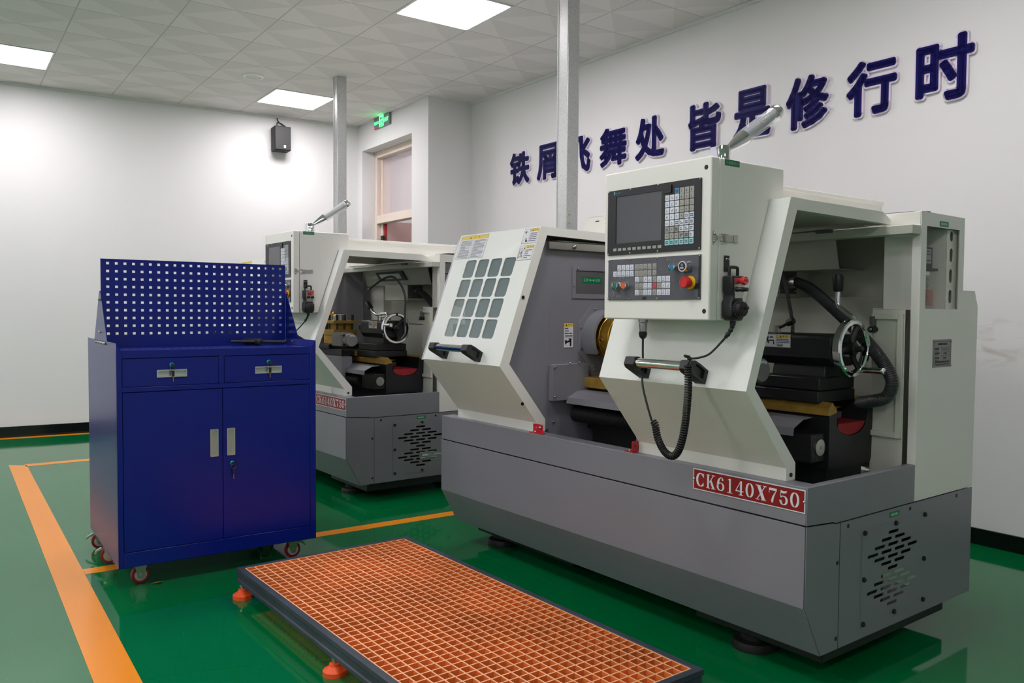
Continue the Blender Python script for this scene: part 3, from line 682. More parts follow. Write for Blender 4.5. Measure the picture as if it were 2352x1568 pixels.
    fe2 = F((XR, 0, 0), (0, 1, 0), (0, 0, 1))
    fz = F((XR, 2.762, .499), (0, 1, 0), (0, 0, 1)); green_label('green_label', root, F(fz.o, (0, 1, 0), (0, 0, 1)), .067, .0195, None)
    # ---- sliding doors
    def door(nm, x0, x1, base_y, knee, top, th, holes, mtl):
        d = None; kn = Vector(knee); tp = Vector(top); sl = (tp-kn).normalized(); L = (tp-kn).length
        fr = F((0, kn.x, kn.y), (1, 0, 0), (0, sl.x, sl.y))
        mb = MB(); e_ = .0026; mb.plate(rrect(x0+e_, 0, x1-e_, L), holes, fr, .003, mtl); mb.strip([(base_y, .667), (base_y, .709), knee], 'x', x0+e_, x1-e_, -.003, 'white_paint')
        mb.strip([top, (2.86, 1.577), (2.915, 1.552), (2.915, 1.535)], 'x', x0+e_, x1-e_, -.003, 'white_paint')
        inner = [(base_y+.05, .667), (base_y+.05, .722), (knee[0]+th, knee[1]+.008), (top[0]+.035, top[1]-.038), (2.915, 1.535)]
        outer = [(base_y, .667), (base_y, .709), knee, top, (2.86, 1.577), (2.915, 1.552)]
        for xa in (x0, x1-.0025):
            mb.plate(outer+inner[::-1], [], F((xa+.0025, 0, 0), (0, 1, 0), (0, 0, 1)), .0025, 'white_paint')
            # return flange along the inner edge
            if xa != x0: mb.strip(inner, 'x', xa-.02, xa-.0002, .0015, 'white_paint')
        return mb.build(nm, root, bevel=.0012), fr, L
    pan = []
    for i in range(4):
        for j in range(4): pan.append(rrect(-3.360+i*.1045, .122+j*.1005+.0, -3.360+i*.1045+.087, .122+j*.1005+.092, .014))
    ld, lf, L = door('sliding_door', -3.485, -2.846, 2.303, (2.095, .970), (2.320, 1.588), .052, pan, 'orange_peel_white')
    MB().box(-3.375, -2.94, .1, .54, -.008, -.004, 'glass', lf).build('window_pane', ld)
    MB().box(-3.53, -3.484, .0, L-.01, -.022, -.018, 'film', lf).build('edge_strip', root)
    mb = MB()
    for xx, fz_ in ((-2.8455, (2.235, 1.27)), (-2.8455, (2.235, .80))): mb.lathe((xx, fz_[0]-.015, fz_[1]), (1, 0, 0), [(.008, 0), (.008, .002)], 'rubber_black', 12)
    mb.build('grommet', ld)
    rd, rf, L2 = door('sliding_door', -2.213, -1.559, 2.301, (2.086, .970), (2.298, 1.581), .042, [], 'orange_peel_white')
    mb = MB(); mb.lathe((-1.5585, 2.325, .685), (1, 0, 0), [(.007, 0), (.007, .003)], 'rubber_black', 12); mb.build('grommet', rd)
    def handle(dr, fr, xa, xb):
        br = [(.010, 0), (.056, 0), (.0655, .045), (.0685, .072), (.0610, .091), (.034, .091), (.0245, .080)]
        for x in (xa, xb):
            mb = MB(); fq = F(fr.at(x, 0, 0), fr.v, fr.n)      # (s, out) -> prism along x
            mb.prism(br, 'z', -.022, .012, 'plastic_black', fq); c_ = [Vector((.043, .048)).lerp(Vector(q), .66) for q in br]
            mb.plate(br, [[(q.x, min(q.y, .066)) for q in c_]], F(fq.at(0, 0, .022), fq.u, fq.v), .010, 'plastic_black')
            hb = mb.build('handle_bracket', dr, bevel=.0012)
        MB().cyl(fr.at(xa+.0, .047, .070), fr.at(xb-.0, .047, .070), .0165, 'chrome', n=24).build('handle_bar', dr)
    handle(rd, rf, -1.99, -1.742); handle(ld, lf, -3.295, -3.02)
    # stickers on the left door
    def sticker(dr, fr, x0, y0, x1, y1, kind, seed):
        f = F(fr.at(x0, y0, .0008), fr.u, fr.v); w, h = x1-x0, y1-y0; mb = MB(); mb.box(0, w, 0, h, -.0006, 0, 'sticker_white', f); frame_line(mb, f, 0, 0, w, h, .0012)
        if kind == 'big':
            rectf(mb, f, .002, h*.83, w-.002, h-.002, 'sticker_yellow', .0004); tri_sign(mb, f, w*.36, h*.91, h*.1); mb.text('注', f, 'ink', h=h*.085, x=w*.5, y=h*.87, z=.0006); mb.text('意', f, 'ink', h=h*.085, x=w*.64, y=h*.87, z=.0006)
            rectf(mb, f, w*.495, .002, w*.5, h*.83, 'ink', .0004); line_marks(mb, f, w*.05, w*.46, h*.03, h*.79, 15, 'ink_navy', seed); line_marks(mb, f, w*.54, w*.96, h*.03, h*.79, 15, 'ink_navy', seed+1)
        elif kind in ('helmet', 'door', 'hand'):
            ix = w*.42
            rectf(mb, f, ix+.001, h*.8, w-.002, h-.002, 'sticker_yellow', .0004); rectf(mb, f, ix, .001, ix+.001, h-.001, 'ink', .0004)
            tri_sign(mb, f, ix+(w-ix)*.28, h*.895, h*.13); mb.text('警', f, 'ink', h=h*.1, x=ix+(w-ix)*.48, y=h*.845, z=.0006); mb.text('告', f, 'ink', h=h*.1, x=ix+(w-ix)*.73, y=h*.845, z=.0006)
            line_marks(mb, f, ix+.006, w-.006, h*.1, h*.74, 5, 'ink_navy', seed, .6)
            if kind == 'helmet':
                mb.stroke([(.002, .002), (ix, h*.98)], f, 'ink', .001, .001, .0005)
                mb.quad([f.at(ix*.34+ix*.17*math.cos(a), h*.76+h*.09*math.sin(a), .0006) for a in [PI*i/10 for i in range(11)]], 'ink'); mb.quad([f.at(ix*.34+ix*.14*math.cos(a), h*.75-h*.10*math.sin(a), .0006) for a in [PI*i/10 for i in range(11)]], 'key_grey')
                mb.quad([f.at(ix*a, h*b, .0006) for a, b in ((.55, .12), (.92, .12), (.9, .2), (.72, .26), (.7, .38), (.56, .38))], 'ink')
            elif kind == 'door':
                for pth in ([(.15, .15), (.15, .78), (.5, .86), (.5, .3), (.15, .15)], [(.15, .45), (.5, .55)], [(.9, .8), (.62, .6), (.66, .32), (.58, .16)], [(.62, .55), (.4, .45)], [(.66, .34), (.8, .2)]): mb.stroke([(ix*a, h*b) for a, b in pth], f, 'ink', .0028, .0022, .0006)
                mb.quad([f.at(ix*.84+.004*math.cos(2*PI*i/10), h*.82+.004*math.sin(2*PI*i/10), .0006) for i in range(10)], 'ink')
            else:
                for k in range(5): mb.stroke([(ix*.3, h*.5), (ix*(.12+.1*k), h*(.78-.02*abs(k-2)))], f, 'ink', .0026, .0026, .0006)
                for pth in ([(.3, .52), (.42, .28), (.36, .2)], [(.42, .5), (.8, .5), (.84, .2)], [(.5, .8), (.74, .8)]): mb.stroke([(ix*a, h*b) for a, b in pth], f, 'ink', .006, .005, .0006)
        else:   # upright, on the headstock wall
            rectf(mb, f, .003, h*.84, w-.003, h-.003, 'sticker_yellow', .0004); tri_sign(mb, f, w*.27, h*.91, h*.085); mb.text('警', f, 'ink', h=h*.06, x=w*.45, y=h*.885, z=.0006); mb.text('告', f, 'ink', h=h*.06, x=w*.68, y=h*.885, z=.0006)
            line_marks(mb, f, w*.1, w*.92, h*.42, h*.82, 4, 'ink_navy', seed, .5); rectf(mb, f, .002, h*.40, w-.002, h*.406, 'ink', .0004)
            for pth in ([(.2, .3), (.3, .22), (.22, .14), (.2, .3)], [(.32, .22), (.5, .26), (.7, .24)], [(.72, .34), (.7, .06)]): mb.stroke([(w*a, h*b) for a, b in pth], f, 'ink', .009, .008, .0006)
            for k in range(4): mb.stroke([(w*.68, h*.28), (w*(.5+.1*k), h*.37)], f, 'ink', .004, .004, .0006)
        return mb.build('warning_sticker', dr, flat=True)
    sticker(ld, lf, -3.472, .528, -3.236, .650, 'big', 3); sticker(ld, lf, -2.955, .578, -2.851, .650, 'helmet', 5); sticker(ld, lf, -2.955, .497, -2.851, .568, 'door', 8)
    # red transport brackets
    for x0, sgn in ((-2.862, 1), (-2.155, -1)):
        mb = MB()
        if sgn > 0: mb.plate(rrect(-2.862, .667, -2.795, .706, .006), [rrect(-2.852, .686, -2.836, .694, .0038)], F((0, 2.296, 0), (1, 0, 0), (0, 0, 1)), .003, 'red_bracket'); mb.plate(rrect(-2.862, 2.27, -2.775, 2.299, .004), [], F((0, 0, .6705), (1, 0, 0), (0, 1, 0)), .003, 'red_bracket')
        else: mb.plate(rrect(2.266, .667, 2.299, .712, .006), [rrect(2.278, .686, 2.286, .700, .0035)], F((-2.2145, 0, 0), (0, 1, 0), (0, 0, 1)), .003, 'red_bracket'); mb.plate(rrect(-2.262, 2.27, -2.214, 2.299, .004), [], F((0, 0, .6705), (1, 0, 0), (0, 1, 0)), .003, 'red_bracket')
        b_ = mb.build('transport_bracket', root)
        mb = MB(); xs_ = -2.808 if sgn > 0 else -2.222
        if sgn > 0: mb.ball(Vector((xs_, 2.292, .692)), .008, 'steel', 12)
        mb.ball(Vector((xs_-.02, 2.282, .672)), .007, 'steel', 12); mb.build('screw', b_)
    # ---- control box
    X0, X1 = -2.098, -1.636
    cbx = MB().prism([(2.041, 1.187), (2.160, 1.187), (2.295, 1.578), (2.37, 1.584), (2.37, 1.687), (2.041, 1.687)], 'x', X0, X1, 'white_paint').build('control_box', root, bevel=.004)
    mb = MB(); mb.box(X0-.001, X1+.001, 1.998, 2.0385, 1.186, 1.688, 'white_paint'); mb.build('front_cover', cbx, bevel=.005)
    mb = MB()
    for z in (1.655, 1.215): mb.lathe((X1-.018, 1.9975, z), (0, 1, 0), [(.0075, 0), (.0075, .002)], 'ink', 14)
    mb.build('bolt_hole', cbx)
    ff = F((0, 1.998, 0), (1, 0, 0), (0, 0, 1))             # front face, normal towards the operator
    mb = MB(); mb.plate(rrect(-2.079, 1.405, -1.669, 1.626, .003), [rrect(-2.039, 1.444, -1.831, 1.604)], F(ff.at(0, 0, .005), ff.u, ff.v), .005, 'bezel_black')
    mb.box(-2.075, -1.673, 1.409, 1.622, .001, .0015, 'bezel_black', ff); mb.box(-1.823, -1.787, 1.592, 1.617, .005, .009, 'bezel_black', ff); mb.box(-1.8215, -1.7885, 1.603, 1.6045, .009, .0094, 'ink', ff)
    sc = mb.build('screen_unit', root, bevel=.001)
    MB().box(-2.039, -1.831, 1.444, 1.604, .0015, .0022, 'display', ff).build('display', sc)
    mb = MB(); mb.text('Hnc', F(ff.at(0, 0, .005), ff.u, ff.v), 'blue_plastic', h=.0085, w=.0115, x=-2.046, y=1.6125, off=.02); mb.stroke([(-2.0475, 1.6115), (-2.0455, 1.6215)], ff, 'key_cyan', .0025, .0025, .0056)
    line_marks(mb, F(ff.at(0, 0, .005), ff.u, ff.v), -2.031, -2.015, 1.6125, 1.619, 1, 'blue_plastic', 4, .6); mb.build('logo', sc)
    mb = MB()
    for x in (-2.075, -1.971, -1.846, -1.674):
        for z in (1.409, 1.6225): mb.ball(ff.at(x+.001, z, .005), .0032, 'brushed', 8)
    mb.build('screw', sc)
    rows = [[None, None, '\u21ba', '7', '8', '9'], ['O', 'N', 'G', '4', '5', '6'], ['X', 'Z', 'F', '1', '2', '3'], ['U', 'W', 'R', '-', '0', '.'], ['M', 'S', 'T', '\u25b2', '=', '='], ['H', 'D', '=', '=', '=', '='], ['=', '\u25b2', '=', '=', '=', '='], ['\u25c0', '\u25bc', '\u25b6', '=', '=', '='], ['=']*6]
    white = lambda r, c: (c < 3 and 1 <= r <= 5) or (r == 4 and c >= 4) or r == 5 or (r == 6 and c >= 3) or (r == 7 and c == 5)
    for r, row in enumerate(rows):
        for c, ch in enumerate(row):
            if ch is None: continue
            x = -1.8133+c*.0202; z = 1.6035-r*.02023 if r == 0 else 1.585-(r-1)*.02023; z -= .018
            m_ = 'key_blue' if (r == 0 and c == 2) else 'key_cyan' if r == 8 else 'key_white' if white(r, c) else 'key_grey'
            mb = MB(); mb.box(x, x+.0172, z, z+.0178, .005, .0066, m_, ff); f3 = F(ff.at(x, z, .0066), ff.u, ff.v)
            if ch in '=\u21ba': line_marks(mb, f3, .003, .0145, .003, .014, 2, 'ink_navy', r*7+c, .75, .0003)
            elif ch in '\u25b2\u25bc\u25c0\u25b6':
                a = {'\u25b2': 90, '\u25bc': -90, '\u25c0': 180, '\u25b6': 0}[ch]; mb.quad([f3.at(.0086+.0028*math.cos(math.radians(a+q)), .0085+.0028*math.sin(math.radians(a+q)), .0003) for q in (0, 120, 240)], 'ink_navy')
            elif ch in '-.': rectf(mb, f3, .006, .006, .006+(.006 if ch == '-' else .002), .0078, 'ink_navy', .0003)
            else: mb.text(ch, f3, 'ink_navy' if m_ == 'key_white' else 'ink', h=.0075, x=.0045, y=.0035, z=.0001)
            mb.build('key', sc)
    for i in range(10): MB().box(-2.049+i*.0228, -2.049+i*.0228+.0155, 1.4185, 1.428, .005, .0062, 'key_grey', ff).build('soft_key', sc)
    # operator panel
    mb = MB(); mb.box(-2.074, -1.667, 1.2515, 1.390, 0, .005, 'panel_grey', ff)
    op = mb.build('operator_panel', root, bevel=.0008)
    mb = MB()
    for x in (-2.071, -1.971, -1.846, -1.6715):
        for z in (1.2555, 1.3865):
            mb.box(x-.004, x+.004, z-.004, z+.0035, .005, .0053, 'ink', ff); mb.ball(ff.at(x+.001, z, .005), .003, 'brushed', 8)
    mb.box(-1.674, -1.667, 1.2515, 1.390, .005, .0056, 'bezel_black', ff); mb.box(-1.689, -1.672, 1.283, 1.301, .005, .0054, 'bezel_black', ff); mb.box(-1.910, -1.892, 1.2515, 1.262, .005, .0054, 'bezel_black', ff)
    mb.build('screw', op)
    rg = random.Random(3)
    mb = MB()
    for cx_, cz_, sx_, sz_, n in ((-2.02, 1.333, .035, .012, 26), (-2.04, 1.268, .026, .012, 30), (-2.055, 1.30, .008, .02, 12), (-1.80, 1.381, .012, .005, 5)):
        for i in range(n):
            a = rg.uniform(0, PI); x = cx_+rg.gauss(0, sx_*.5); z = cz_+rg.gauss(0, sz_*.5); l = rg.uniform(.002, .005)
            if -2.07 < x < -1.68 and 1.254 < z < 1.388: mb.stroke([(x-l*math.cos(a), z-l*math.sin(a)), (x, z+.001), (x+l*math.cos(a), z+l*math.sin(a))], ff, 'key_grey', .0007, .0007, .0054)
    mb.build('film_wrinkle', op)
    bt = []
    for c in range(5): bt += [(-2.048+c*.0199, 1.370, 'key_white' if c else 'cast_grey'), (-2.048+c*.0199, 1.349, 'key_white')]
    for c in range(4): bt += [(-1.945+c*.0193, 1.370, 'key_grey'), (-1.945+c*.0193, 1.349, 'key_grey')]
    bt += [(-1.865, 1.370, 'key_grey'), (-1.865, 1.349, 'key_grey')]
    for r in range(3):
        for c in range(4):
            bt.append((-1.944+c*.0193, 1.328-r*.0215, 'key_grey' if c == 1 or (r, c) == (1, 0) else 'key_white'))
            bt.append((-1.864+c*.0193, 1.328-r*.0215, 'key_red' if (r, c) == (1, 0) else 'key_grey' if c == 0 or (r, c) == (1, 1) else 'key_white'))
    for k, (x, z, m_) in enumerate(bt):
        mb = MB(); mb.box(x, x+.0168, z-.0182, z, .005, .0058, m_, ff); f3 = F(ff.at(x, z-.0182, .0058), ff.u, ff.v)
        line_marks(mb, f3, .003, .014, .002, .005, 1, 'ink_navy', k, .7, .0003); mb.stroke([(.006, .008), (.010, .0085), (.0115, .011), (.009, .0135), (.006, .013)][:rg.randint(3, 5)], f3, 'ink_navy', .0012, .0012, .0003); mb.build('membrane_key', op)
    def push(x, z, m_, r=.0135, cap=False, h=.016):
        mb = MB(); p = ff.at(x, z, .005); mb.lathe(p, (0, -1, 0), [(r+.001, 0), (r+.001, .003), (r, .004), (r, h), (r-.003, h+.001), (r-.004, h-.002)], 'chrome', 24, cap=False); mb.lathe(p, (0, -1, 0), [(r-.0035, h-.004), (r-.0035, h-.001), (r*.35, h)], m_, 20)
        b = mb.build('push_button', op)
        return b
    b = push(-2.026, 1.300, 'green_plastic'); b = push(-1.985, 1.300, 'orange_plastic')
    push(-1.758, 1.354, 'blue_plastic', .0125, h=.03)
    mb = MB(); p = ff.at(-1.718, 1.354, .005); mb.lathe(p, (0, -1, 0), [(.019, 0), (.020, .008), (.0165, .016), (.018, .022), (.0165, .026), (.0135, .026)], 'chrome', 24, cap=False); mb.lathe(p, (0, -1, 0), [(.014, .02), (.0138, .0255), (.002, .026)], 'bezel_black', 20)
    line_marks(mb, F(ff.at(-1.718, 1.354, .0312), ff.u, ff.v), -.009, .009, -.008, -.002, 1, 'key_white', 2, .8); mb.stroke(arc(0, .004, .0035, .0035, 0, 360, 12), F(ff.at(-1.718, 1.354, .0312), ff.u, ff.v), 'key_white', .001, .001, .0004); mb.build('rotary_switch', op)
    mb = MB(); p = ff.at(-1.706, 1.304, .005); mb.lathe(p, (0, -1, 0), [(.0215, 0), (.0215, .003), (.018, .0045)], 'yellow_plastic', 28); mb.lathe(p, (0, -1, 0), [(.012, .003), (.012, .012), (.0165, .013), (.0185, .022), (.0175, .03), (.0155, .0335), (.012, .0335), (.0115, .0325)], 'red_plastic', 28); mb.build('emergency_stop', op)
    # latch on the side of the box
    fsd = F((X1, 0, 0), (0, 1, 0), (0, 0, 1))
    mb = MB(); mb.plate([(2.010, 1.462), (2.026, 1.448), (2.032, 1.444), (2.032, 1.437), (2.026, 1.433), (2.010, 1.419), (2.006, 1.44)], [], F((X1+.004, 0, 0), (0, 1, 0), (0, 0, 1)), .002, 'brushed')
    for z in (1.452, 1.429): mb.ball(Vector((X1+.004, 2.014, z)), .004, 'steel', 8)
    mb.tube([(X1+.010, 2.034, 1.452), (X1+.012, 2.064, 1.4515), (X1+.012, 2.064, 1.4305), (X1+.010, 2.034, 1.43)], .0022, 'steel', 8, closed=True)
    mb.box(2.058, 2.072, 1.429, 1.453, .002, .013, 'brushed', fsd); mb.box(2.07, 2.105, 1.431, 1.452, .003, .006, 'brushed', fsd); mb.box(2.104, 2.122, 1.430, 1.453, .006, .010, 'brushed', fsd); mb.build('toggle_latch', cbx, bevel=.001)
    green_label('green_label', cbx, F((X1, 2.063, 1.666), (0, 1, 0), (0, 0, 1)), .072, .0195, '三色警示灯')
    # signal lamp on top
    mb = MB(); p = Vector((-1.704, 2.143, 1.687)); mb.lathe(p, (0, 0, 1), [(.036, 0), (.036, .004), (.031, .005)], 'chrome', 28); mb.lathe(p, (0, 0, 1), [(.0205, .004), (.0205, .056), (.019, .058)], 'chrome', 24)
    lamp = mb.build('signal_lamp', root)
    mb = MB(); mb.box(-1.738, -1.716, 2.118, 2.121, 1.70, 1.742, 'film'); mb.build('tag_film', lamp)
    a0 = p+Vector((.003, .014, .048)); ad = (Vector((-1.674, 2.388, 1.888))-a0).normalized()
    MB().lathe(a0, ad, [(.009, -.004), (.012, .010), (.024, .072), (.0255, .088)], 'chrome', 28).build('lamp_arm', lamp)
    mb = MB(); mb.lathe(a0, ad, [(.0255, .086), (.0255, .252)], 'acrylic', 28, cap=False); mb.build('lamp_lens', lamp)
    mb = MB(); mb.cyl(a0+ad*.086, a0+ad*.248, .013, 'brushed', n=10)
    for k in range(12): mb.lathe(a0+ad*(.095+k*.0125), ad, [(.0145, 0), (.016, .003), (.0145, .006)], 'sign_grey', 14)
    mb.build('lamp_core', lamp)
    MB().lathe(a0, ad, [(.0257, .246), (.0265, .248), (.0265, .266), (.022, .277), (.001, .280)], 'chrome', 28).build('lamp_cap', lamp)
    # ---- roof, rear header, column with the lubricator
    mb = MB(); mb.box(-2.44, -1.806, 2.40, 3.304, 1.58, 1.66, 'white_paint'); mb.box(-2.44, -1.80, 2.40, 3.312, 1.658, 1.674, 'white_paint'); rc = mb.build('roof_cover', root, bevel=.002)
    mb = MB()
    for y in (2.70, 3.25): mb.ball(Vector((-1.815, y, 1.674)), .007, 'steel', 10, .6)
    mb.build('screw', rc)
    MB().tube([(-1.70, 3.05, 1.585), (-1.62, 3.045, 1.585), (-1.54, 3.055, 1.585), (-1.50, 3.085, 1.583)], .008, 'rubber_black', 8, smooth=5).build('roof_cable', root)
    mb = MB(); mb.box(XL, -2.5, 2.95, 3.19, 1.53, 1.577, 'white_paint'); mb.box(-2.5, XR-.004, 2.935, 3.0, 1.527, 1.577, 'white_paint'); mb.box(XL, -2.885, 2.45, 2.96, 1.53, 1.534, 'white_paint'); mb.box(-2.88, -1.61, 2.99, 3.385, 1.57, 1.577, 'white_paint'); mb.box(-2.6, -1.81, 2.96, 3.3, 1.578, 1.581, 'white_paint'); mb.build('rear_header', root, bevel=.002)
    mb = MB(); fe = F((XR, 0, 0), (0, 1, 0), (0, 0, 1)); hx = -1.602
    mb.plate([(2.934, .5335), (3.388, .5335), (3.395, 1.238), (3.365, 1.30), (3.267, 1.30), (3.267, 1.574), (2.936, 1.577)], [rrect(2.9755, 1.2285, 3.228, 1.5265)], fe, .003, 'white_paint')
    mb.box(-1.488, XR-.003, 2.934, 2.937, .5335, 1.53, 'white_paint')                       # front return
    mb.box(-1.614, -1.488, 2.975, 2.978, 1.226, 1.53, 'white_paint'); mb.box(-1.602, XR-.003, 2.96, 3.26, 1.2245, 1.2275, 'white_paint'); mb.box(-1.614, -1.611, 2.975, 3.26, 1.226, 1.53, 'white_paint')
    mb.box(-1.605, XR-.003, 2.94, 3.264, 1.57, 1.574, 'white_paint'); mb.box(-1.605, XR-.003, 3.262, 3.265, 1.2245, 1.574, 'white_paint')
    mb.box(-1.9, XR-.003, 3.385, 3.388, .5335, 1.25, 'white_paint')
    cl = mb.build('lubricator_cabinet', root, bevel=.0015)
    mb = MB(); mb.plate(rrect(3.17, 1.2285, 3.25, 1.5265), [rrect(3.192, z, 3.218, z+.052, .0128) for z in (1.25, 1.328, 1.406, 1.484)][:3]+[rrect(3.192, 1.484, 3.218, 1.522, .0128)], F((-1.475, 0, 0), (0, 1, 0), (0, 0, 1)), .002, 'white_paint'); mb.box(-1.602, -1.478, 3.168, 3.171, 1.228, 1.53, 'white_paint'); mb.build('slotted_plate', cl)
    mb = MB(); mb.box(-1.575, -1.48, 2.992, 3.07, 1.375, 1.455, 'plastic_black'); mb.box(-1.585, -1.472, 2.982, 3.098, 1.368, 1.378, 'plastic_black')
    fp = F((-1.4798, 0, 0), (0, 1, 0), (0, 0, 1)); mb.box(2.995, 3.06, 1.395, 1.448, 0, .0006, 'plate_metal', fp); line_marks(mb, F(fp.at(0, 0, .0006), fp.u, fp.v), 3.0, 3.055, 1.4, 1.445, 4, 'ink', 3, .4); mb.tube([(-1.53, 3.0, 1.455), (-1.53, 2.99, 1.48), (-1.54, 2.985, 1.52)], .006, 'rubber_black', 8, smooth=4)
    mb.build('oil_pump', cl, bevel=.002)
    mb = MB(); mb.box(-1.572, -1.48, 2.985, 3.085, 1.24, 1.368, 'reservoir'); fp = F((-1.4795, 0, 0), (0, 1, 0), (0, 0, 1))
    mb.box(3.01, 3.05, 1.352, 1.366, 0, .0006, 'key_white', fp)
    for k in range(14): mb.box(3.018, 3.04+(.008 if k % 3 == 0 else 0), 1.252+k*.0068, 1.2535+k*.0068, 0, .0005, 'ink', fp)
    mb.build('oil_reservoir', cl); MB().box(-1.570, -1.482, 2.987, 3.083, 1.242, 1.298, 'oil').build('oil', cl)
    MB().box(-1.4795, -1.4785, 2.981, 2.99, 1.384, 1.388, 'led_red').build('pump_light', cl)
    green_label('green_label', cl, F((XR, 3.068, 1.531), (0, 1, 0), (0, 0, 1)), .068, .0195, None)
    mb = MB(); fp = F((XR, 0, 0), (0, 1, 0), (0, 0, 1)); mb.box(3.04, 3.182, 1.013, 1.116, 0, .0015, 'plate_metal', fp); f4 = F((XR+.0015, 3.04, 1.013), (0, 1, 0), (0, 0, 1)); frame_line(mb, f4, .006, .006, .136, .097, .0015, 'ink', .0003)
    line_marks(mb, f4, .036, .108, .080, .092, 1, 'ink', 1, .8)
    for k, z in enumerate((.064, .047, .030)):
        line_marks(mb, f4, .014, .05, z, z+.010, 1, 'ink', k+4, .8); line_marks(mb, f4, .014, .044, z-.005, z-.001, 1, 'ink', k+4, .6); frame_line(mb, f4, .062, z-.003, .126, z+.0105, .0009, 'ink', .0003)
    mb.text('CK6140X750', f4, 'ink', h=.0065, w=.05, x=.069, y=.0645); line_marks(mb, f4, .08, .108, .046, .056, 1, 'ink', 8, .7); line_marks(mb, f4, .078, .108, .029, .039, 1, 'ink', 9, .7); line_marks(mb, f4, .014, .128, .0155, .025, 1, 'ink', 6, .9); line_marks(mb, f4, .014, .126, .009, .014, 1, 'ink', 7, .8)
    for y in (.006, .136):
        for z in (.006, .097): mb.ball(f4.at(y, z, .001), .004, 'steel', 8)
    mb.build('rating_plate', cl, flat=True)
    # ---- interior shell
    mb = MB(); WP = 'white_paint_shaded'
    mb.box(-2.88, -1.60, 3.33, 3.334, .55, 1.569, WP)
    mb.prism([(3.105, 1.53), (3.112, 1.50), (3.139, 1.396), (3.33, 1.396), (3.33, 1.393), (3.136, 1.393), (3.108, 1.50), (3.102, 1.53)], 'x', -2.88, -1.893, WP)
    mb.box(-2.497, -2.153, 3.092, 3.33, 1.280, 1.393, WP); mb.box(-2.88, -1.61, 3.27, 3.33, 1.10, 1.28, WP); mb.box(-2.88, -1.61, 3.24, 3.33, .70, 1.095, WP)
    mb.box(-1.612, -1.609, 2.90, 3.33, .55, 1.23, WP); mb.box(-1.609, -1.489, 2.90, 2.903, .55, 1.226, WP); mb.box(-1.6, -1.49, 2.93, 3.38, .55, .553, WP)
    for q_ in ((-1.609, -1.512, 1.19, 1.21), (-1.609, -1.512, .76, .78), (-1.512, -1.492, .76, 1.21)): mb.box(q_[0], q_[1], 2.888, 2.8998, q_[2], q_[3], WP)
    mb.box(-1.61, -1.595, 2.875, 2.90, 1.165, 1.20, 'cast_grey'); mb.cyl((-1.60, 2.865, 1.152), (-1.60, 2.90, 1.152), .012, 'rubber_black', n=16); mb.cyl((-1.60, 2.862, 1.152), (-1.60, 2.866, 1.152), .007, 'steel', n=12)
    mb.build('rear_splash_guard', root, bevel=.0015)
    mb = MB(); fwl = F((0, 3.112, 1.50), (1, 0, 0), (0, .251, -.968)); fwl = F((0, 3.112, 1.50), (1, 0, 0), (0, -.251, .968)); mb.prism([(-2.66, 0), (-2.25, 0), (-2.20, -.07), (-2.61, -.07)], 'z', .0, .02, 'cast_grey', fwl); mb.prism([(-2.60, -.014), (-2.29, -.014), (-2.262, -.054), (-2.572, -.054)], 'z', .02, .022, 'lamp_frame', fwl); mb.build('work_lamp', root)
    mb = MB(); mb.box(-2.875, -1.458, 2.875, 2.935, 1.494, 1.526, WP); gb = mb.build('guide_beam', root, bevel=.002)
    mb = MB(); mb.box(-2.6, -1.62, 2.84, 2.872, 1.528, 1.536, 'brushed'); mb.box(-1.82, -1.76, 2.846, 2.868, 1.516, 1.528, 'cast_grey'); mb.build('guide_rail', gb)
    # ---- headstock
    mb = MB(); hxw = -2.88
    mb.box(XL+.01, hxw, 2.40, 3.10, .56, 1.5275, 'dark_grey_paint')
    mb.plate([(2.352, .67), (2.352, .722), (2.155, .978), (2.362, 1.527), (2.401, 1.527), (2.401, .67)], [], F((hxw, 0, 0), (0, 1, 0), (0, 0, 1)), .004, 'dark_grey_paint')
    hs = mb.build('headstock_housing', root, bevel=.002)
    mb = MB(); mb.box(hxw, hxw+.02, 2.38, 2.94, 1.492, 1.524, 'brushed'); mb.ball(Vector((hxw+.021, 2.53, 1.507)), .012, 'steel', 12); mb.build('guide_rail', hs)
    fh = F((hxw, 0, 0), (0, 1, 0), (0, 0, 1))
    mb = MB(); mb.plate(rrect(2.535, 1.270, 2.80, 1.420), [rrect(2.557, 1.291, 2.778, 1.401, .006)], F((hxw+.004, 0, 0), (0, 1, 0), (0, 0, 1)), .003, 'dark_grey_paint')
    for y, z in ((2.568, 1.411), (2.546, 1.33), (2.77, 1.411), (2.79, 1.33)): mb.ball(Vector((hxw+.004, y, z)), .006, 'steel', 10, .6)
    mb.build('chuck_turn_window', hs)
    mb = MB(); mb.box(2.557, 2.778, 1.291, 1.401, .0004, .001, 'cast_grey', fh); mb.box(2.60, 2.72, 1.343, 1.372, .001, .0016, 'sticker_green', fh); f5 = F((hxw+.0016, 2.60, 1.343), (0, 1, 0), (0, 0, 1))
    mb.text('正转', f5, 'sticker_text', h=.015, w=.030, x=.008, y=.007); mb.text('反转', f5, 'sticker_text', h=.015, w=.030, x=.082, y=.007)
    rectf(mb, f5, .05, .0128, .07, .0162, 'sticker_text', .0003)
    for s_ in (1, -1): mb.quad([f5.at(.06+s_*.018, .0145, .0003), f5.at(.06+s_*.009, .0215, .0003), f5.at(.06+s_*.009, .0075, .0003)], 'sticker_text')
    mb.build('direction_label', hs, flat=True)
    sticker(hs, fh, 2.487, 1.040, 2.547, 1.157, 'upright', 11)
    SY, SZ = 2.73, 1.085
    mb = MB(); mb.plate(ell(SY, SZ, .168, .172, 8, 22.5, 382.5), [], F((hxw+.003, 0, 0), (0, 1, 0), (0, 0, 1)), .003, 'dark_grey_paint')
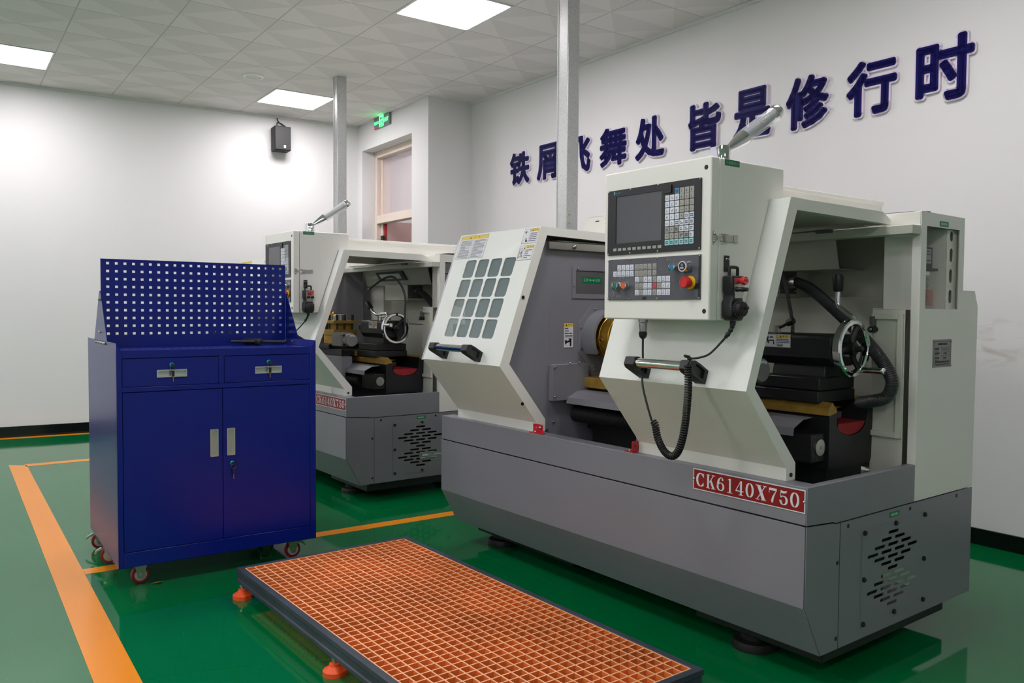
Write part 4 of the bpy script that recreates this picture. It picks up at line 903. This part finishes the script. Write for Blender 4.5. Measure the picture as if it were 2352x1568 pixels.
    for a in (20, 110, 160, 200, 250, 290): mb.ball(Vector((hxw+.003, SY+.146*math.cos(math.radians(a)), SZ+.146*math.sin(math.radians(a)))), .007, 'steel', 10, .6)
    mb.build('spindle_flange', hs)
    mb = MB(); pts = ell(SY, SZ, .132, .132, 30, 60, 215)+ell(SY, SZ, .120, .120, 30, 60, 215)[::-1]; mb.prism(pts, 'x', hxw+.003, hxw+.085, 'grey_paint'); mb.build('chuck_guard', root)
    mb = MB(); mb.cyl((hxw, SY, SZ), (hxw+.06, SY, SZ), .09, 'cast_grey', n=40); mb.lathe((hxw+.06, SY, SZ), (1, 0, 0), [(.102, 0), (.106, .004), (.106, .03), (.104, .032), (.106, .034), (.106, .088), (.102, .092), (.03, .092), (.028, .07)], 'brass', 48)
    ck = mb.build('chuck', root)
    for a in (186, 66, 306):
        q = math.radians(a); pc = Vector((hxw+.105, SY+.104*math.cos(q), SZ+.104*math.sin(q))); nn = Vector((0, math.cos(q), math.sin(q)))
        mb = MB(); mb.lathe(pc, nn, [(.013, 0), (.013, .004), (.009, .0042), (.008, -.006)], 'brass', 16); mb.lathe(pc, nn, [(.0075, .002), (.0075, .0026)], 'ink', 4); mb.build('key_socket', ck)
        fj = F(Vector((hxw+.15, SY, SZ)), nn, Vector((1, 0, 0))); mb = MB(); mb.box(.03, .095, .002, .03, -.013, .013, 'steel', fj); mb.box(.03, .06, .03, .05, -.013, .013, 'steel', fj); mb.build('jaw', ck, bevel=.001)
    mb = MB(); mb.box(hxw, hxw+.03, 2.40, 2.62, .80, .966, 'dark_grey_paint')
    for y, z in ((2.41, .955), (2.50, .972), (2.41, .82), (2.56, .972)): mb.ball(Vector((hxw+.031, y, z)), .007, 'steel', 10, .6)
    mb.ball(Vector((hxw+.001, 2.43, .70)), .008, 'steel', 10, .6); mb.build('gearbox_cover', hs, bevel=.002)
    # ---- bed, ways, leadscrew
    bx = -1.602
    mb = MB()
    prof = [(2.615, .66), (2.615, .845), (2.610, .850), (2.610, .862), (2.655, .862), (2.69, .862), (2.69, .842), (2.665, .84), (2.66, .80)] + [(2.76+.1*math.cos(math.radians(a)), .83+.06*math.sin(math.radians(a))) for a in range(190, 352, 18)] + [(2.865, .85), (2.865, .89), (2.945, .89), (2.945, .855), (2.90, .85), (2.895, .68), (2.885, .66)]
    mb.prism(prof, 'x', -2.85, bx, 'cast_black'); bed = mb.build('bed', root)
    MB().box(-2.7, bx-.02, 2.672, 2.86, .762, .79, 'casting_red').build('raw_casting_floor', bed)
    mb = MB(); mb.prism([(2.66+.098*math.cos(math.radians(a))+.1, .83+.058*math.sin(math.radians(a))+.001) for a in range(195, 346, 15)], 'x', -2.5, bx-.004, 'casting_red'); mb.build('raw_casting', bed)
    mb = MB(); mb.prism([(2.606, .852), (2.606, .878), (2.632, .897), (2.658, .866), (2.69, .866), (2.69, .878), (2.66, .878), (2.66, .86), (2.62, .852)], 'x', -2.85, bx+.001, 'oiled_gold'); mb.prism([(2.868, .884), (2.868, .894), (2.89, .902), (2.93, .894), (2.93, .884)], 'x', -2.85, bx+.001, 'oiled_gold'); mb.build('bed_way', bed)
    mb = MB(); mb.box(-2.855, -2.60, 2.595, 2.70, .853, .902, 'oiled_gold'); mb.build('wrapped_paper', bed, bevel=.003)
    mb = MB(); mb.strip([(2.60, .842), (2.545, .838), (2.49, .812), (2.485, .785)], 'x', -2.855, -1.66, .002, 'dark_grey_paint'); mb.build('leadscrew_cover', root)
    mb = MB(); n_ = 240; mb.tube([(-2.85+(1.05*i/n_), 2.545, .735) for i in range(n_+1)], .040, 'rubber_black', 16, rib=[1, .84, .86]); mb.build('bellows', root)
    mb = MB(); mb.box(-1.78, -1.615, 2.53, 2.625, .69, .79, 'cast_black'); bb = mb.build('bearing_block', root, bevel=.004)
    MB().lathe((-1.615, 2.578, .742), (1, 0, 0), [(.029, 0), (.029, .004), (.006, .0045), (.005, .001)], 'brushed', 28).build('bearing_cap', bb)
    mb = MB(); mb.box(-2.83, -1.62, 2.63, 2.86, .56, .70, 'cast_black'); mb.build('bed_foot', root)
    # ---- saddle, apron, tool turret
    return root

def carriage(root, dx):
    mb = MB(); mb.box(-2.44+dx, -2.02+dx, 2.50, 2.97, .891, .934, 'cast_black'); mb.box(-2.40+dx, -2.16+dx, 2.47, 3.0, .934, .965, 'cast_black'); mb.box(-2.36+dx, -2.05+dx, 2.53, 2.60, .83, .891, 'cast_black'); sd = mb.build('saddle', root, bevel=.003)
    mb = MB(); mb.box(-2.02+dx, -2.0+dx, 2.592, 2.66, .888, .925, 'oiled_gold'); mb.ball(Vector((-2.0+dx, 2.606, .91)), .007, 'steel', 8); mb.ball(Vector((-2.0+dx, 2.645, .91)), .007, 'steel', 8); mb.build('way_wiper', sd)
    MB().prism([(2.46, .66), (2.46, .8905), (2.539, .8905), (2.539, .842), (2.514, .811), (2.489, .809), (2.489, .66)], 'x', -2.42+dx, -1.937+dx, 'dark_grey_paint').build('apron', root, bevel=.002)
    MB().ball(Vector((-1.97+dx, 2.459, .872)), .007, 'steel', 10).build('screw', sd)
    mb = MB(); c, y0 = -2.278+dx, 2.61
    mb.box(c-.085, c+.085, y0-.085, y0+.085, .965, 1.026, 'oiled_gold'); mb.box(c-.092, c+.092, y0-.092, y0+.092, 1.026, 1.065, 'oiled_gold'); mb.box(c-.062, c+.062, y0-.062, y0+.062, 1.065, 1.108, 'oiled_gold'); mb.box(c-.092, c+.092, y0-.092, y0+.092, 1.108, 1.13, 'oiled_gold'); mb.lathe((c, y0, 1.13), (0, 0, 1), [(.05, 0), (.05, .036), (.046, .04)], 'brushed', 28)
    mb.lathe((c-.06, y0-.02, 1.168), (0, 0, 1), [(.008, 0), (.012, .012), (.005, .024)], 'brass', 12)
    tr = mb.build('tool_turret', root, bevel=.002)
    for k in range(3):
        for x, y in ((c-.078, y0-.06+.06*k), (c+.078, y0-.06+.06*k)) + (((c-.03+.06*(k-.5) if k < 2 else c, y0-.08),) if k < 2 else ()):
            mb = MB(); mb.cyl((x, y, 1.13), (x, y, 1.170), .0088, 'plastic_black', n=12); mb.cyl((x, y, 1.066), (x, y, 1.108), .0065, 'plastic_black', n=8); mb.build('clamp_bolt', tr)
    mb = MB(); q = Vector((-1.82+dx, 2.48, 1.005)); mb.box(q.x-.215, q.x-.06, 2.438, 2.522, .963, 1.047, 'plate_metal')
    for k in range(4): mb.box(q.x-.205, q.x-.07, 2.432, 2.438, .968+k*.021, .977+k*.021, 'plate_metal'); mb.box(q.x-.205, q.x-.07, 2.445+k*.02, 2.454+k*.02, 1.047, 1.052, 'plate_metal')
    for y in (2.447, 2.513):
        for z in (.972, 1.038): mb.cyl((q.x-.06, y, z), (q.x-.05, y, z), .007, 'plastic_black', n=8)
    mb.lathe(q-Vector((.07, 0, 0)), (1, 0, 0), [(.041, 0), (.041, .045), (.043, .048), (.043, .064), (.040, .070)], 'plate_metal', 32)
    for k in range(2): mb.lathe(q+Vector((-.0005, 0, 0)), (1, 0, 0), [(.010+.010*k, 0), (.011+.010*k, .0016), (.013+.010*k, .0016), (.014+.010*k, 0)], 'plate_metal', 28, cap=False)
    mb.stroke(arc(0, 0, .031, .031, 50, 120, 8), F(q+Vector((.0005, 0, 0)), (0, 1, 0), (0, 0, 1)), 'key_white', .009, .009, .0002)
    mb.build('turret_motor', tr)

def tailstock(root, dx, variant):
    SY, SZ = 2.73, 1.085; v = lambda x, y, z: Vector((x+dx, y, z))
    mb = MB(); CBm = 'cast_black'
    ring = [(2.655, 1.135), (2.805, 1.135), (2.815, 1.125), (2.815, 1.05), (2.79, 1.02), (2.67, 1.02), (2.645, 1.05), (2.645, 1.125)]
    mb.prism(ring, 'x', -1.945+dx, -1.62+dx, CBm); mb.prism([(2.67, .975), (2.79, .975), (2.78, 1.03), (2.68, 1.03)], 'x', -1.88+dx, -1.66+dx, CBm)
    ts = mb.build('tailstock', root, bevel=.008, segs=3)
    MB().box(-1.9+dx, -1.642+dx, 2.612, 2.838, .935, .98, CBm).build('tailstock_base', ts, bevel=.004)
    MB().box(-1.92+dx, -1.642+dx, 2.605, 2.845, .892, .933, CBm).build('tailstock_sole', ts, bevel=.004)
    MB().cyl(v(-2.08, SY, SZ), v(-1.94, SY, SZ), .03, 'brushed', n=24).build('quill', ts)
    # hand wheel
    hp = v(-1.592, SY, SZ); mb = MB(); mb.lathe(hp-Vector((.016, 0, 0)), (1, 0, 0), [(.084, .006), (.084, .024), (.088, .03), (.099, .03), (.1035, .026), (.1045, .014), (.1035, .003), (.099, 0), (.088, 0), (.084, .006)], 'chrome', 56, cap=False)
    hw = mb.build('handwheel', ts)
    mb = MB(); mb.lathe(hp-Vector((.045, 0, 0)), (1, 0, 0), [(.03, 0), (.03, .012), (.022, .016), (.022, .06), (.012, .064), (.01, .085), (.004, .09)], CBm, 24)
    a_ = {0: (65, 185, 305), 1: (48, 170, 292)}[variant]
    for a in a_:
        q = math.radians(a); mb.tube([hp+Vector((-.004, .015*math.cos(q), .015*math.sin(q))), hp+Vector((-.008, .05*math.cos(q), .05*math.sin(q))), hp+Vector((0, .093*math.cos(q), .093*math.sin(q)))], .0105, CBm, 8, smooth=3)
    mb.build('wheel_spokes', hw)
    hq = math.radians({0: -57, 1: 165}[variant]); h0 = hp+Vector((.01, .092*math.cos(hq), .092*math.sin(hq)))
    mb = MB(); mb.lathe(h0, (1, 0, 0), [(.006, 0), (.011, .006), (.0105, .045), (.0115, .075), (.0125, .082), (.011, .085)], 'chrome', 18); mb.build('crank_grip', hw)
    if variant == 0:
        lv = [(-1.71, 2.83, 1.294), (-1.71, 2.83, 1.25), (-1.698, 2.83, 1.23), (-1.664, 2.83, 1.205), (-1.643, 2.83, 1.184), (-1.64, 2.82, 1.12)]; k0, k1 = Vector((-1.712, 2.83, 1.356)), Vector((-1.71, 2.83, 1.29))
        gp = [(-1.855, 2.76, 1.125), (-1.855, 2.76, 1.17), (-1.87, 2.76, 1.241), (-1.892, 2.76, 1.325), (-1.925, 2.76, 1.395), (-1.99, 2.76, 1.44), (-2.07, 2.75, 1.44), (-2.14, 2.74, 1.39)]
        cl = [(-1.895, 2.72, 1.13), (-1.895, 2.72, 1.163)], [(-1.893, 2.72, 1.15), (-1.838, 2.72, 1.176)]
    else:
        lv = [(-1.978, 2.7, 1.217), (-1.944, 2.7, 1.193), (-1.893, 2.7, 1.176), (-1.84, 2.7, 1.178), (-1.793, 2.7, 1.182), (-1.74, 2.7, 1.18), (-1.70, 2.7, 1.13)]; k0, k1 = Vector((-2.037, 2.7, 1.256)), Vector((-1.972, 2.7, 1.214))
        gp = [(-1.609, 2.76, 1.10), (-1.609, 2.76, 1.18), (-1.602, 2.76, 1.26), (-1.615, 2.76, 1.316), (-1.677, 2.76, 1.385), (-1.784, 2.76, 1.432), (-1.916, 2.76, 1.419), (-2.03, 2.76, 1.384), (-2.13, 2.76, 1.353)]
        cl = [(-1.85, 2.7, 1.135), (-1.85, 2.7, 1.168)], [(-1.84, 2.7, 1.157), (-1.70, 2.7, 1.172)]
    l = MB().tube(lv, .0095, 'chrome', 12, smooth=5).build('quill_lever', ts)
    kd = (k0-k1); mb = MB(); mb.lathe(k1, kd, [(.013, 0), (.0175, kd.length*.1), (.02, kd.length*.8), (.017, kd.length*.97), (.008, kd.length)], 'plastic_black', 20); mb.build('lever_grip', l)
    mb = MB(); a, b = cl; mb.cyl(a[0], a[1], .016, 'brushed', r1=.013, n=8); mb.tube([b[0], b[1]], .006, 'cast_black' if variant == 0 else 'chrome', 10); 
    if variant == 0: mb.cyl(Vector(b[1])-Vector((.012, 0, .005)), Vector(b[1])+Vector((.014, 0, .006)), .013, 'plastic_black', n=14)
    mb.build('clamp_lever', ts)
    mb = MB(); mb.tube(gp, .0078, 'hose_grey', 10, smooth=14, rib=[1, 1, .84, .84], step=.0016); g_ = mb.build('coolant_gooseneck', root)
    e0, e1 = Vector(gp[-2]), Vector(gp[-1]); ed = (e1-e0).normalized(); MB().lathe(e1-ed*.02, ed, [(.0085, 0), (.0085, .035), (.005, .04), (.005, .055)], 'steel', 12).build('nozzle', g_)
    x0 = -1.90 if variant == 0 else -1.90
    f = F(Vector((x0, 2.6445, 1.082)), (1, 0, 0), (0, 0, 1)); mb = MB(); w, h = .116, .049; mb.box(0, w, 0, h, 0, .0006, 'sticker_white', f); f = F(f.at(0, 0, .0006), f.u, f.v); frame_line(mb, f, .001, .001, w-.001, h-.001, .0008)
    rectf(mb, f, w*.48, h*.72, w-.002, h-.003, 'sticker_yellow', .0004); tri_sign(mb, f, w*.64, h*.84, h*.17); mb.text('警', f, 'ink', h=h*.13, x=w*.72, y=h*.78, z=.0006); mb.text('告', f, 'ink', h=h*.13, x=w*.84, y=h*.78, z=.0006); rectf(mb, f, w*.465, .001, w*.472, h-.001, 'ink', .0004)
    line_marks(mb, f, w*.5, w*.96, h*.06, h*.68, 5, 'ink', 4, .6)
    for k in range(4): mb.stroke([(w*.13, h*.5), (w*(.05+.05*k), h*.82)], f, 'ink', .003, .003, .0006)
    for pth in ([(.13, .52), (.2, .3)], [(.16, .5), (.38, .52), (.38, .2)], [(.24, .76), (.36, .76)]): mb.stroke([(w*a, h*b) for a, b in pth], f, 'ink', .006, .005, .0006)
    mb.build('warning_sticker', ts, flat=True)

def hose(root, variant):
    mb = MB(); mb.box(-2.153, -2.146, 3.095, 3.218, 1.294, 1.39, 'cast_grey')
    for y in (3.108, 3.205):
        for z in (1.306, 1.378): mb.ball(Vector((-2.146, y, z)), .006, 'steel', 8)
    mb.cyl((-2.15, 3.158, 1.344), (-2.105, 3.158, 1.344), .0255, 'brushed', n=24); mb.build('hose_fitting', root)
    P = [(-2.112, 3.158, 1.344), (-2.09, 3.155, 1.338), (-2.023, 3.13, 1.315), (-1.896, 3.06, 1.252), (-1.716, 2.95, 1.156), (-1.580, 2.855, 1.078), (-1.513, 2.825, 1.016), (-1.489, 2.82, .964), (-1.515, 2.83, .912), (-1.60, 2.86, .886), (-1.72, 2.93, .862)]
    if variant: P = [(-2.112, 3.158, 1.344), (-2.08, 3.158, 1.338), (-2.0, 3.155, 1.31), (-1.90, 3.15, 1.25), (-1.80, 3.15, 1.16), (-1.73, 3.15, 1.05), (-1.71, 3.14, .95), (-1.74, 3.12, .86)]
    MB().tube(P, .0235, 'hose_grey', 16, smooth=20, rib=[1, 1, .88, .88], step=.0017).build('flexible_conduit', root)
def electrical(root):
    mb = MB(); mb.plate([(-3.55, .56), (-3.55, 1.66), (-3.50, 1.745), (-2.72, 1.745), (-2.72, .56)], [rrect(x, z, x+.032, z+.006) for x in (-3.44, -3.36, -3.28, -3.20) for z in ((1.715,) if x == -3.44 else (1.725, 1.698))], F((0, 3.2, 0), (1, 0, 0), (0, 0, 1)), .003, 'white_paint'); mb.box(-3.55, -3.547, 3.2, 3.385, .56, 1.66, 'white_paint'); mb.box(-3.5, -2.72, 3.2, 3.385, 1.742, 1.745, 'white_paint'); mb.box(-3.55, -2.72, 3.382, 3.385, .56, 1.70, 'white_paint'); mb.box(-2.723, -2.72, 3.2, 3.385, .56, 1.745, 'white_paint')
    el = mb.build('electrical_cabinet', root)
    MB().box(-3.50, -3.1, 3.209, 3.212, 1.68, 1.74, 'ink').build('filter', el)  # black sheet added behind the louvre slots, stands in for the shade inside

lathe = build_lathe('cnc_lathe', 'large white and grey CNC lathe in front, nearest the orange grating platform')
electrical(lathe)
lathe2 = copy_tree(lathe)
lathe2.location = RM+Vector((-3.147, -.04, 0)); lathe2['label'] = 'white and grey CNC lathe at the back, partly hidden behind the blue tool cabinet'
ORG = RM
carriage(lathe, .037); tailstock(lathe, 0., 0)
hose(lathe, 0); hose(lathe2, 1); carriage(lathe2, 0.); tailstock(lathe2, -.085, 1)

# ------------------------------------------------------------------ hand-held pendant hanging on each control box
def pendant(label, off):
    global ORG
    t = thing('handheld_controller', label, 'handheld controller', Vector((-1.61, 2.08, 1.25)), 'handheld controllers hung on the lathes')
    f = F((-1.634, 0, 0), (0, 1, 0), (0, 0, 1))             # side of the control box, +x outwards
    MB().box(2.064, 2.088, 1.338, 1.388, -.001, .003, 'plastic_black', f).build('hook_plate', t, bevel=.001)
    mb = MB()
    for y in (2.070, 2.081): mb.ball(f.at(y, 1.377, .004), .0045, 'steel', 10, .6)
    mb.build('screw', t)
    body = [(2.052, 1.325), (2.115, 1.325), (2.115, 1.275), (2.107, 1.262), (2.107, 1.252), (2.117, 1.24), (2.117, 1.20), (2.105, 1.186), (2.064, 1.186), (2.050, 1.20), (2.050, 1.245), (2.058, 1.256), (2.058, 1.268), (2.052, 1.278)]
    MB().prism(body, 'z', .004, .042, 'plastic_black', f).build('body', t, bevel=.005, segs=3)
    MB().tube([f.at(2.063, 1.322, .022), f.at(2.063, 1.345, .022), f.at(2.068, 1.351, .022), f.at(2.098, 1.351, .022), f.at(2.103, 1.345, .022), f.at(2.103, 1.322, .022)], .005, 'rubber_black', 8, smooth=3).build('hanger', t)
    MB().prism([(2.062, 1.318), (2.112, 1.318), (2.112, 1.277), (2.104, 1.262), (2.104, 1.256), (2.065, 1.256), (2.065, 1.27), (2.062, 1.276)], 'z', .042, .0428, 'brushed', f).build('face_plate', t)
    mb = MB(); mb.lathe(f.at(2.090, 1.309, .042), (1, 0, 0), [(.008, 0), (.0085, .008), (.0125, .01), (.0135, .018), (.012, .023), (.002, .0235)], 'red_plastic', 24)
    for s_ in (0, 180): mb.stroke(arc(0, 0, .008, .008, s_+20, s_+150, 10), F(f.at(2.090, 1.309, .0658), f.u, f.v), 'key_white', .0016, .0016, .0002)
    mb.build('emergency_stop', t)
    for y in (2.074, 2.101):
        mb = MB(); mb.lathe(f.at(y, 1.283, .042), (1, 0, 0), [(.008, 0), (.008, .003), (.0065, .004), (.0065, .019), (.005, .021)], 'plastic_black', 18); mb.build('selector_knob', t)
    mb = MB(); p = f.at(2.084, 1.222, .042); mb.lathe(p, (1, 0, 0), [(.029, 0), (.029, .006), (.024, .007), (.0225, .02), (.02, .021)], 'rubber_black', 32)
    for k in range(20): a = 2*PI*k/20; mb.ball(p+Vector((.0068, .0265*math.cos(a), .0265*math.sin(a))), .0011, 'key_grey', 6)
    mb.lathe(p+Vector((.02, .012, .004)), (1, 0, 0), [(.005, 0), (.005, .008)], 'plastic_black', 12); mb.build('pulse_dial', t)
    # cord
    c0 = f.at(2.084, 1.19, .022)
    mb = MB(); mb.tube([c0, c0-Vector((0, 0, .018))], .009, 'rubber_black', 14); mb.tube([c0-Vector((0, 0, .016)), c0+Vector((-.002, -.006, -.032)), c0+Vector((-.014, -.016, -.056))], .0078, 'rubber_black', 14, smooth=8, rib=[1, 1, .72, .72])
    mb.build('strain_relief', t)
    a = c0+Vector((-.014, -.016, -.056))
    run = [a, (-1.655, 2.033, 1.085), (-1.685, 2.018, 1.070), (-1.712, 2.008, 1.0655), (-1.722, 2.004, 1.064)]
    mb = MB(); mb.tube(run, .0034, 'rubber_black', 10, smooth=8)
    mb.tube([(x_+.022, y_, z_) for x_, y_, z_ in ((-1.73, 2.0, 1.072), (-1.745, 1.992, 1.075), (-1.755, 2.01, 1.07), (-1.745, 2.022, 1.066), (-1.735, 2.005, 1.06), (-1.742, 1.998, 1.04))], .0036, 'rubber_black', 8, smooth=6)
    mb.tube([(-1.897, 2.032, .846), (-1.918, 2.03, .90), (-1.948, 2.038, .968), (-1.985, 2.078, 1.03), (-1.992, 2.084, 1.08), (-1.992, 2.084, 1.122)], .0036, 'rubber_black', 10, smooth=8); mb.build('cord', t)
    C = [Vector(q) for q in ((-1.718, 2.002, 1.045), (-1.722, 2.01, .98), (-1.732, 2.015, .90), (-1.747, 2.02, .825), (-1.772, 2.025, .764), (-1.802, 2.028, .741), (-1.837, 2.03, .752), (-1.866, 2.03, .79), (-1.880, 2.032, .83), (-1.888, 2.032, .846))]
    Q = []
    for i in range(len(C)-1):
        A, B, D_, E_ = C[max(i-1, 0)], C[i], C[i+1], C[min(i+2, len(C)-1)]
        for k in range(10):
            s_ = k/10; Q.append(.5*((2*B)+(D_-A)*s_+(2*A-5*B+4*D_-E_)*s_*s_+(3*B-A-3*D_+E_)*s_**3))
    L = [0]
    for i in range(1, len(Q)): L.append(L[-1]+(Q[i]-Q[i-1]).length)
    H = []; turns = L[-1]/.0082; N = int(turns*11); j = 0; e1 = Vector((0, 1, 0))
    for i in range(N+1):
        d = L[-1]*i/N
        while j < len(L)-2 and L[j+1] < d: j += 1
        tt = (d-L[j])/max(L[j+1]-L[j], 1e-6); q = Q[j].lerp(Q[j+1], tt); tn = (Q[j+1]-Q[j]).normalized(); b1 = tn.cross(e1).normalized(); ph = 2*PI*turns*i/N
        H.append(q+(e1*math.cos(ph)+b1*math.sin(ph))*.0098)
    MB().tube(H, .0036, 'rubber_black', 6).build('coiled_cord', t)
    mb = MB(); p = Vector((-1.992, 2.084, 1.187)); mb.lathe(p, (0, 0, -1), [(.0165, 0), (.0165, .012), (.014, .014), (.014, .022), (.0125, .044)], 'steel', 20); mb.lathe(p, (0, 0, -1), [(.0125, .044), (.0145, .046), (.0145, .056), (.012, .064), (.005, .07)], 'rubber_black', 20); mb.build('connector', t)
    t.location = t.location+off
    return t
pendant('black handheld controller with coiled cord hung on the front lathe control box', Vector((0, 0, 0)))
pendant('black handheld controller hung on the rear lathe beside the blue cabinet', Vector((-3.147, -.04, 0)))
world0()
